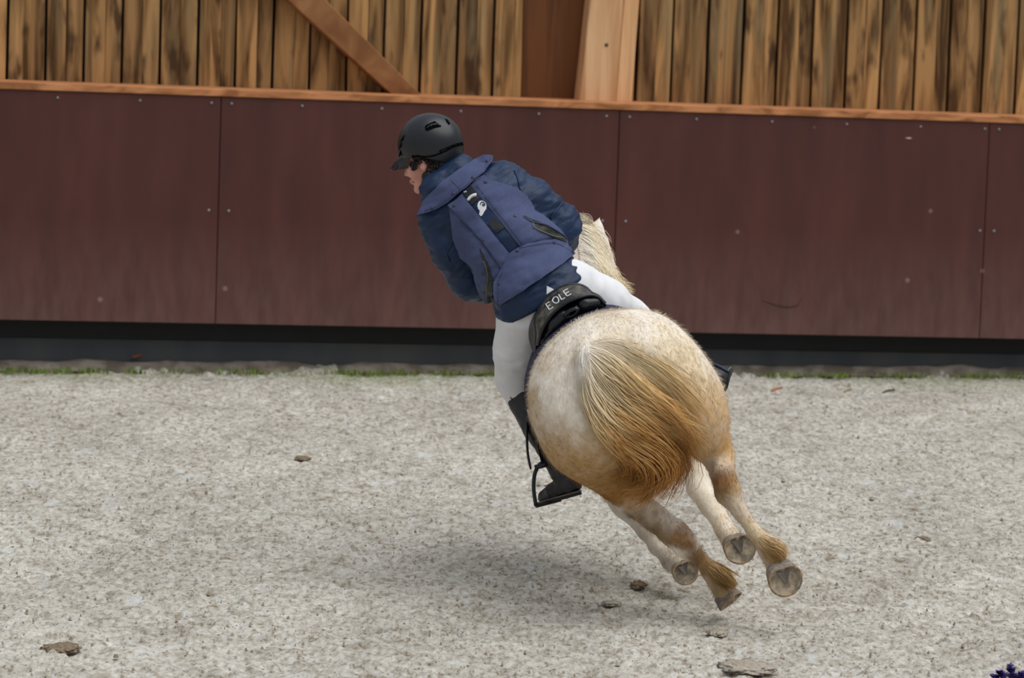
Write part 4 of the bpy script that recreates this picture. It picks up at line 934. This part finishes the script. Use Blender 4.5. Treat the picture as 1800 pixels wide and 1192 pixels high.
# chin strap with its pad
tube('chin_strap', smooth_path([hp(-.02, .088, -.05), hp(.010, .082, -.095), hp(.030, .062, -.128), hp(.035, .0, -.160), hp(.030, -.062, -.128), hp(.010, -.082, -.095), hp(-.02, -.088, -.05)], 30), .009, M['black'], helmet, 8, .4)
V, F = tube_geo([hp(.000, .078, -.105), hp(.004, .090, -.104), hp(.004, .094, -.104)], [.024, .022, .012], 14); mesh('strap_pad', V, F, M['black'], helmet)

# jacket
cutp = A(955, 534, 13.8)
def jfold(V):
    out = []
    for p in V:
        q = Vector(p); a = q.dot(AT); b = q.dot(AX); w_ = min(max((Vector(p)-cutp).dot(AT)/.05, .08), 1); out.append(w_*.010*noise.fractal(Vector((a*20, b*8, q.y*9)), 1, 2, 3)+w_*.004*noise.noise(Vector((a*60, b*22, q.y*30))))
    return np.array(out)
def jacket_field(sleeves=True):
    J = Field((-.42, 13.55, .85), (.36, 14.62, 1.82), .0065)
    J.el(A(955, 522, 13.87), (AX, AT, AD), (.190, .17, .155), 0); J.el(A(912, 452, 13.95), (AX, AT, AD), (.182, .20, .145), .06)
    J.el(A(864, 378, 14.05), (AX, AT, AD), (.180, .17, .150), .06); J.el(A(826, 344, 14.08), (AX, AT, AD), (.150, .10, .125), .05)
    J.rc(A(775, 335, 14.08), A(806, 305, 14.10), .082, .076, .04)
    if sleeves:
        J.chain([(A(880, 322, 14.06), .088), (A(932, 356, 14.07), .092), (A(978, 398, 14.11), .090), (A(982, 412, 14.2), .078), (A(972, 440, 14.44), .048)], .045)
        J.chain([(A(775, 388, 14.06), .086), (A(798, 440, 14.07), .086), (A(826, 488, 14.13), .082), (A(852, 498, 14.22), .074), (A(912, 482, 14.44), .048)], .045)
        for c in ((905, 338), (935, 360), (960, 385)): pass
    J.carve(lambda X, Y, Z: -((X-cutp.x)*AT.x+(Y-cutp.y)*AT.y+(Z-cutp.z)*AT.z)*-1-.004, (-.42, 13.5, .85), (.36, 14.62, 1.2), .012) if False else None
    return J
J = jacket_field(); _, G = J.sub(J.lo, J.lo+J.h*(J.n-1))
up_ = (G[0]-cutp.x)*AT.x+(G[1]-cutp.y)*AT.y*0+(G[2]-cutp.z)*AT.z; ac_ = (G[0]-cutp.x)*AX.x+(G[2]-cutp.z)*AX.z
J.F = np.maximum(J.F, (-(up_+.006*np.cos(ac_*9)-.002)*.9).astype(np.float32)); del G
# sleeves end in front; keep the face clear of the collar
jk = J.build('jacket', M['jacket'], RI, disp=jfold, sm=2); jk['label'] = 'padded navy riding jacket'
JB = bvh_of(jk); del J
# sleeve creases
def crease(pts, w=2.2): return lettering('seam', [pts], jk, JB, M['jacket'], w, .001)
crease([(905, 300), (912, 318), (916, 335), (930, 350)], 2.6); crease([(990, 355), (976, 372), (968, 384)], 2.4); crease([(795, 428), (785, 445), (790, 460)], 2.4)

# vest
VE = empty('vest', A(870, 400, 13.95)); VE.parent = RI; VE.matrix_parent_inverse = parent_mat(RI).inverted(); VE['label'] = 'slate blue air vest worn over the jacket'
def z2(x, y): return (720+x/3.725, 260+y/3.725)
def vp(name, pts, m, off, puff=.0, w=6, **k): return patch(name, [z2(*p) for p in pts], JB, M[m], VE, off, puff, w, soften=k.pop('soften', 8), **k)
vp('centre_strip', ((340, 300), (400, 245), (560, 440), (735, 640), (650, 705), (500, 520)), 'jacket', .006, .002)
vp('back_panel', ((258, 385), (275, 500), (283, 600), (330, 722), (372, 755), (415, 790), (420, 860), (440, 930), (470, 985), (505, 1018), (545, 1000), (560, 900), (612, 800), (545, 700), (470, 610), (380, 500), (300, 400)), 'vest', .010, .010, 8, wr=.005)
vp('back_panel', ((400, 250), (440, 205), (485, 180), (545, 212), (640, 245), (705, 268), (755, 305), (798, 355), (822, 412), (875, 440), (955, 505), (1000, 550), (1035, 600), (1038, 645), (930, 600), (870, 620), (720, 645), (560, 440)), 'vest', .010, .010, 8, wr=.005)
vp('strip', ((252, 378), (300, 345), (345, 305), (425, 405), (490, 490), (570, 590), (655, 692), (606, 800), (540, 700), (478, 615), (360, 485), (280, 400)), 'vest', .019, .004, 5, wr=.003)
vp('lower_panel', ((600, 792), (655, 690), (705, 655), (780, 628), (870, 603), (950, 600), (1035, 632), (1062, 660), (1086, 690), (1000, 762), (900, 832), (760, 925), (600, 1030), (572, 1010), (556, 960), (556, 880)), 'vest', .021, .008, 7, wr=.005)
vp('collar', ((54, 442), (62, 405), (95, 350), (130, 302), (190, 248), (262, 190), (320, 145), (372, 112), (432, 70), (478, 46), (520, 44), (548, 52), (545, 80), (530, 112), (492, 165), (430, 215), (370, 268), (310, 312), (255, 362), (190, 396), (120, 424)), 'vest', .026, .008, 6, wr=.003, soften=16)
vp('pocket_opening', ((745, 450), (800, 472), (905, 512), (1000, 570), (1036, 603), (1032, 626), (965, 598), (885, 566), (815, 528), (806, 495)), 'pocket', .021, .001)
vp('pocket_opening', ((462, 655), (484, 700), (522, 775), (549, 860), (553, 950), (540, 1000), (512, 1020), (500, 965), (508, 860), (492, 760), (472, 705)), 'pocket', .021, .001)
VB = bvh_of(jk, *[o for o in VE.children])
def zl(name, pts, m, w, off=.001, parent=None): return lettering(name, [[z2(*p) for p in pts]], parent or VE, VB, M[m], w, off)
M['piping'] = mat('olive_lining_edge', lin('565a4c'), .7)
zl('pocket_piping', ((806, 492), (818, 522), (890, 556), (960, 582), (1005, 590), (1030, 618)), 'piping', 1.6)
zl('pocket_piping', ((476, 742), (492, 760), (510, 850), (502, 960), (512, 1012)), 'piping', 1.2)
zl('pocket_flap_edge', ((745, 452), (800, 482), (900, 506), (1000, 566), (1030, 596)), 'vestdark', 1.8)
# black bands, print and emblem in the centre
def bp_(name, pts, m, off=.0015): return patch(name, [z2(*p) for p in pts], VB, M[m], VE, off, 0, 5, step=2.2, sub=3, back=.002)
bp_('band', ((352, 288), (400, 250), (462, 326), (408, 376)), 'black', .004); bp_('band', ((512, 498), (560, 458), (622, 522), (570, 558)), 'black', .005)
VB = bvh_of(jk, *[o for o in VE.children])
zl('printed_mark', ((358, 292), (360, 284), (372, 288)), 'white', 1.3); zl('printed_mark', ((384, 340), (398, 322), (418, 310), (438, 306)), 'white', 3.2)
bp_('horse_emblem', ((448, 362), (458, 348), (478, 344), (496, 356), (504, 378), (502, 400), (490, 416), (478, 440), (466, 448), (455, 436), (460, 412), (450, 400), (444, 382)), 'white', .002)
VB = bvh_of(jk, *[o for o in VE.children])
zl('emblem_line', ((462, 372), (468, 358), (482, 356), (492, 368), (490, 380)), 'jacket', .9); zl('emblem_line', ((474, 376), (480, 368), (486, 376), (480, 382)), 'jacket', .8)
bp2 = patch('reflective_triangle', [z2(*p) for p in ((898, 903), (946, 927), (897, 960))], JB, M['white'], jk, .003, 0, 5, step=2.2, sub=3, back=.002)
# seams and snaps
for pts in (((300, 405), (400, 520), (490, 630), (560, 720), (608, 790)), ((440, 245), (560, 400), (640, 500), (735, 625)), ((100, 410), (200, 372), (300, 300), (400, 222), (480, 150), (528, 70)), ((612, 812), (580, 880), (578, 1010)),
            ((722, 655), (850, 630), (960, 625), (1060, 680)), ((270, 210), (300, 240), (330, 270)), ((255, 368), (340, 302), (420, 228), (500, 165))):
    zl('stitched_seam', pts, 'vestdark', .9, .0)
for p in ((415, 195), (285, 300), (145, 395), (510, 85), (292, 380), (497, 225), (692, 447), (478, 605), (705, 675), (945, 620), (585, 890), (482, 828), (490, 945)):
    h = hitY(VB, *z2(*p))
    if h:
        n_ = (h[1]+Vector((0, -1, 0))).normalized(); V, F = tube_geo([h[0]-n_*.002, h[0]+n_*.002, h[0]+n_*.0035], [.0068, .0065, .004], 14); mesh('snap', V, F, M['snap'], VE)

# breeches
def bfold(V): return np.array([.0035*noise.noise(Vector(p)*22)+.0022*noise.noise(Vector((p[0]*25, p[1]*20, p[2]*70)))*max(0, 1-abs(p[2]-.86)/.12) for p in V])
QF = Field((-.25, 13.6, .50), (.8, 14.35, 1.35), .0065)
QF.el(A(960, 530, 13.88), (AX, AT, AD), (.168, .15, .135), 0)
QF.chain([(A(925, 552, 13.87), .112), (A(912, 615, 13.95), .094), (A(908, 664, 14.05), .078), (A(916, 700, 14.04), .058)], .05)
QF.chain([(A(1000, 505, 13.88), .110), (A(1060, 535, 14.0), .098), (A(1106, 560, 14.12), .074), (A(1125, 575, 14.11), .062), (A(1145, 595, 14.08), .05)], .05)
br = QF.build('breeches', M['breech'], RI, disp=bfold, sm=2)
# boots
def boot(pts, foot, name='boot'):
    K = Field(np.min([np.array(p[0]) for p in pts+foot], 0)-.12, np.max([np.array(p[0]) for p in pts+foot], 0)+.12, .005)
    K.chain(pts, .02); K.rc(pts[-1][0], foot[0][0], pts[-1][1], foot[0][1], .03); K.chain(foot, .03)
    d = (pts[1][0]-pts[0][0]).normalized(); K.cut(pts[0][0], -d)
    return K.build(name, M['boot'], RI, sm=2, disp=lambda V: np.array([.003*noise.noise(Vector(p)*45) for p in V]))
bL = boot([(A(914, 676, 14.055), .074), (A(922, 700, 14.04), .066), (A(944, 748, 13.98), .058), (A(975, 805, 13.90), .046), (A(988, 830, 13.86), .042)], [(A(1004, 850, 13.83), .036), (A(976, 864, 13.90), .034), (A(958, 874, 13.95), .028)])
lettering('boot_top_seam', [[(890, 692), (905, 686), (925, 678)]], bL, bvh_of(bL), M['boot'], 2.5)
h = hitY(bvh_of(bL), 899, 699)
if h: V, F = tube_geo([h[0], h[0]+Vector((0, -.003, 0))], .006, 8); mesh('stud', V, F, mat('brass_stud', lin('8a6d4a'), .4, metal=.5), bL)
bR = boot([(A(1122, 572, 14.11), .066), (A(1136, 586, 14.1), .060), (A(1170, 618, 14.03), .050), (A(1205, 645, 13.97), .042), (A(1226, 662, 13.94), .038)], [(A(1240, 674, 13.90), .033), (A(1262, 664, 13.97), .034), (A(1274, 656, 14.03), .028)])
def bootsole(bt, a, b, n, w, nm='sole'):
    """sole slab from heel a to toe b, n = downward normal"""
    a, b, n = Vector(a), Vector(b), Vector(n).normalized(); t = (b-a).normalized(); n = (n-t*n.dot(t)).normalized(); s = t.cross(n); L_ = (b-a).length; V = []
    out = []
    for i in range(28):
        an = 2*math.pi*i/28; x = math.cos(an); y = math.sin(an); ww = w*(1-.22*(x < .1)*(1-abs(x)*.4)); out.append(((x+1)/2*L_, y*ww*(1 if abs(x) < .8 else 1)))
    for h_ in (0, .012): V += [a+t*x+s*y+n*h_ for x, y in out]
    F = [tuple(range(28)), tuple(reversed(range(28, 56)))]+[(i, (i+1) % 28, 28+(i+1) % 28, 28+i) for i in range(28)]
    o = mesh(nm, V, F, M['bootsole'], bt, False); bm = bmesh.new(); bm.from_mesh(o.data); bmesh.ops.recalc_face_normals(bm, faces=bm.faces); bm.to_mesh(o.data); bm.free()
    tube('welt', [a+t*x+s*y*1.01-n*.002 for x, y in out+out[:1]], .003, M['bootwelt'], bt, 6)
bootsole(bL, A(1020, 864, 13.79), A(942, 886, 14.0), ivn(.25, .95, -.15), .038)
bootsole(bR, A(1246, 690, 13.86), A(1284, 650, 14.06), ivn(.80, .60, -.2), .036)

# bridle and reins on the pony's head
BR = empty('bridle', HP); tag(BR, 'black bridle and reins on the pony, mostly hidden in front of the rider', 'bridle')
def ringband(name, c, n, r, rx, parent, m, w=.009):
    n = n.normalized(); s = HS; t = n.cross(s).normalized(); tube(name, [c+s*(math.cos(a)*rx)+t*(math.sin(a)*r) for a in np.linspace(0, 2*math.pi, 33)], w, m, parent, 6, .35)
ringband('noseband', HP+hd*.33, hd, .074, .070, BR, M['leather']); 
for sg in (-1, 1):
    tube('cheek_strap', smooth_path([HP-hd*.03+HS*(.04*sg)+HT*.07, HP+hd*.06+HS*(.098*sg), HP+hd*.25+HS*(.086*sg)-HT*.01, HP+hd*.42+HS*(.056*sg)-HT*.03], 16), .008, M['leather'], BR, 6, .35)
    e_ = hR+Vector((-.02, .07, .0)) if sg > 0 else hL+Vector((.02, .07, .0))
    tube('rein', smooth_path([HP+hd*.43+HS*(.062*sg)-HT*.03, HP+hd*.20+HS*(.17*sg)-HT*.16, (HP+e_)/2+HS*(.15*sg)-Vector((0, 0, .10)), e_], 20), .007, M['leather'], BR, 6, .35)
# ------------------------------------------------------------------ small things on the sand and at the foot of the wall
def clump(name, c, r, hgt, m, seed, n=1):
    bm = bmesh.new(); bmesh.ops.create_icosphere(bm, subdivisions=4, radius=1)
    for v in bm.verts:
        d = 1+.30*noise.fractal(v.co*2.2+Vector((seed, 0, 0)), 1, 2, 3)+.22*noise.noise(v.co*5+Vector((0, seed, 0))); v.co = Vector((v.co.x*r[0]*d, v.co.y*r[1]*d, v.co.z*hgt*d))+Vector(c)
    me = bpy.data.meshes.new(name); bm.to_mesh(me); bm.free(); return link(name, me, m)
M['clod'] = mat('damp_sand_clod', lin('94897a'), .95, nscale=60, color2=lin('b3aa9b'), bump=.8, bscale=120)
M['peb'] = mat('dark_sand_lump', lin('6a5a45'), .95, nscale=70, color2=lin('8d7d66'), bump=.8, bscale=120)
for (x, y, rx, ry, h, lb, mm) in ((1122, 1030, .030, .04, .016, 'rough brown clod kicked up beside the low grey hoof', 'peb'), (1075, 1060, .035, .05, .008, 'flat brown clod on the sand below the pony', 'clod'), (532, 806, .035, .07, .010, 'wide brown clod on the sand left of the stirrup', 'peb'),
                                  (1622, 947, .030, .05, .008, 'dark wet lump in the sand right of the hooves', 'peb'), (1312, 1174, .09, .12, .014, 'broad mound of sand at the bottom edge right of centre', 'clod'), (1262, 1112, .035, .06, .009, 'churned clod of sand under the hoof that touches down', 'clod'),
                                  (108, 1140, .06, .08, .012, 'dark clod of sand near the bottom left corner', 'peb')):
    g = ground(x, y); o = clump('sand_clod', (g.x, g.y, h*.35-.004), (rx, ry), h, M[mm], x*.1); tag(o, lb, 'clod', 'clods of sand lying loose')
# crumbs of kicked-up sand: nobody could count them
V, F = [], []
for i in range(1000):
    y = random.uniform(665, 1190); x = random.uniform(-20, 1820); g = ground(x, y); r = random.uniform(.002, .0045)*(1.7 if random.random() < .06 else 1)
    if (g-B0).dot(WN) < .3: continue
    b = len(V); k = 6
    for q in range(k): a = q*math.pi/3; V.append((g.x+math.cos(a)*r*random.uniform(.9, 2.0), g.y+math.sin(a)*r*2.2, -.008))
    for q in range(k): a = q*math.pi/3+.3; V.append((g.x+math.cos(a)*r*.7, g.y+math.sin(a)*r*.9, r*random.uniform(.1, .8)))
    for q in range(k): F.append((b+q, b+(q+1) % k, b+k+(q+1) % k, b+k+q))
    F.append(tuple(b+k+q for q in range(k)))
o = mesh('sand_crumbs', V, F, mat('sand_crumb', lin('7d6f5a'), .95, nscale=9, color2=lin('a79c8b')), None, True); tag(o, 'small crumbs of kicked-up sand scattered over the arena floor', 'sand', kind='stuff')
# ridge of dirt at the foot of the plinth
def basept(px, py, z): p = wp(px, py, 0); return p
rows_ = []
NS = 420
for k, (o_, zz) in enumerate(((.003, .03), (.012, .040), (.03, .034), (.055, .018), (.10, -.01))):
    r = []
    for i in range(NS):
        s_ = S0+(S1-S0)*i/(NS-1)
        n_ = noise.fractal(Vector((s_*3.1, k*.3, 4)), 1, 2, 4); r.append(wpt(s_, zz+.012+.022*n_*(1 if k < 4 else 0)+.010*noise.noise(Vector((s_*14, k, 0))), o_))
    rows_.append(r)
M['dirt'] = mat('brown_base_dirt', lin('5f564b'), .95, nscale=8, color2=lin('8a8175'), bump=.6, bscale=60)
o = loftgrid('dirt_ridge', rows_, M['dirt'], None); tag(o, 'ridge of brown dirt along the foot of the plinth', 'dirt', kind='stuff')
# grass and moss tufts
V, F, C = [], [], []
spots = [(58, 40), (110, 30), (165, 25), (420, 55), (300, 20), (620, 60), (700, 30), (850, 18), (1350, 30), (1440, 50), (1560, 40), (1700, 50), (1770, 30), (20, 20), (240, 20), (780, 40)]
for sx_, w_ in spots:
    for i in range(int(w_*5)):
        px_ = random.gauss(sx_, w_*.6); g = ground(px_, 655); s_ = (g-B0).dot(WD); p = wpt(s_, -.002, random.uniform(.03, .16)); L_ = random.uniform(.012, .042); a = random.uniform(0, 6.28)
        d = Vector((math.cos(a)*.35, math.sin(a)*.35, 1)).normalized()*L_; sd_ = Vector((math.sin(a+.7), math.cos(a), 0))*.004; b = len(V)
        V += [p-sd_, p+sd_, p+d*.6+sd_*.7, p+d]; F += [(b, b+1, b+2, b+3)]
        c = np.array(lin(random.choice(['6f8f2f', '5c7a28', '86a03e', '71803a', '4b5f24', '8a8448']))); C += [c]*4
o = mesh('grass_tufts', V, F, M['hair'], None, False, np.array(C)); tag(o, 'sparse green grass and moss sprouting along the foot of the wall', 'grass', kind='stuff')
# fallen leaves
def leaf(x, y, col, lb, z=None, sz=.035, r=0.3):
    g = ground(x, y) if z is None else wpt(((wp(x, y, .03))-B0).dot(WD), wp(x, y, .03).z, .03); ax = Vector((math.cos(r), math.sin(r), .1)); ay = Vector((-math.sin(r), math.cos(r), .35)); V, F = [], []
    for t in np.linspace(0, 1, 7):
        w_ = math.sin(math.pi*min(t*1.05, 1)**.8)*.4+.01
        for q in (-1, 0, 1): V.append(g+ax*((t-.5)*2*sz)+ay*(q*w_*sz)+Vector((0, 0, .006+abs(q)*.008+.012*t)))
    for i in range(6):
        for q in (0, 1): F.append((i*3+q, i*3+q+1, i*3+q+4, i*3+q+3))
    o = mesh('fallen_leaf', V, F, mat('dry_leaf_'+col, lin(col), .8), None); tag(o, lb, 'leaf', 'dry leaves near the wall')
leaf(1365, 690, '9a6238', 'orange-brown dry leaf on the sand right of the far stirrup'); leaf(1490, 692, '8f7a54', 'small tan leaf on the sand left of the dark brown leaf', sz=.022); leaf(1562, 693, '4d4334', 'dark brown leaf on the sand near the wall on the right', r=0.0)
leaf(241, 632, '8a4a26', 'rust brown leaf lying against the plinth on the left', z=1, sz=.03)
# purple flowers poking in at the bottom right corner
M['purple'] = mat('purple_petals', lin('35206e'), .8, nscale=40, color2=lin('4d3a8a')); M['stem'] = mat('flower_stem', lin('3a4a3a'), .8)
FR = empty('purple_flower', ground(1784, 1215)); tag(FR, 'purple flower sprigs poking in at the bottom right corner', 'flower')
for k, (x, h_, ln) in enumerate(((1777, .070, -.004), (1766, .034, -.02), (1790, .050, .01), (1799, .042, .02), (1756, .020, -.02), (1785, .030, 0))):
    g = ground(x, 1203+random.uniform(-4, 8)); tipp = g+Vector((ln, 0, h_)); tube('stem', [g-ZU*.01, (g+tipp)/2+Vector((.002, 0, 0)), tipp], .0018, M['stem'], FR, 6)
    V, F = [], []
    for q in range(70):
        t = random.uniform(.25, 1.0); c = g.lerp(tipp, t); a = random.uniform(0, 6.28); rr = .012*(1.3-t)+.003; d = Vector((math.cos(a), math.sin(a), .6)).normalized()
        p0 = c; p1 = c+d*rr*1.6; sdv = d.cross(ZU).normalized()*.0052; b = len(V); V += [p0-sdv*.4, p0+sdv*.4, p1+sdv, p1+d*.006, p1-sdv, p1*.5+p0*.5+ZU*.003]; F += [(b, b+1, b+2, b+3), (b, b+3, b+4), (b, b+1, b+5)]
    mesh('blossom', V, F, M['purple'], FR, False)
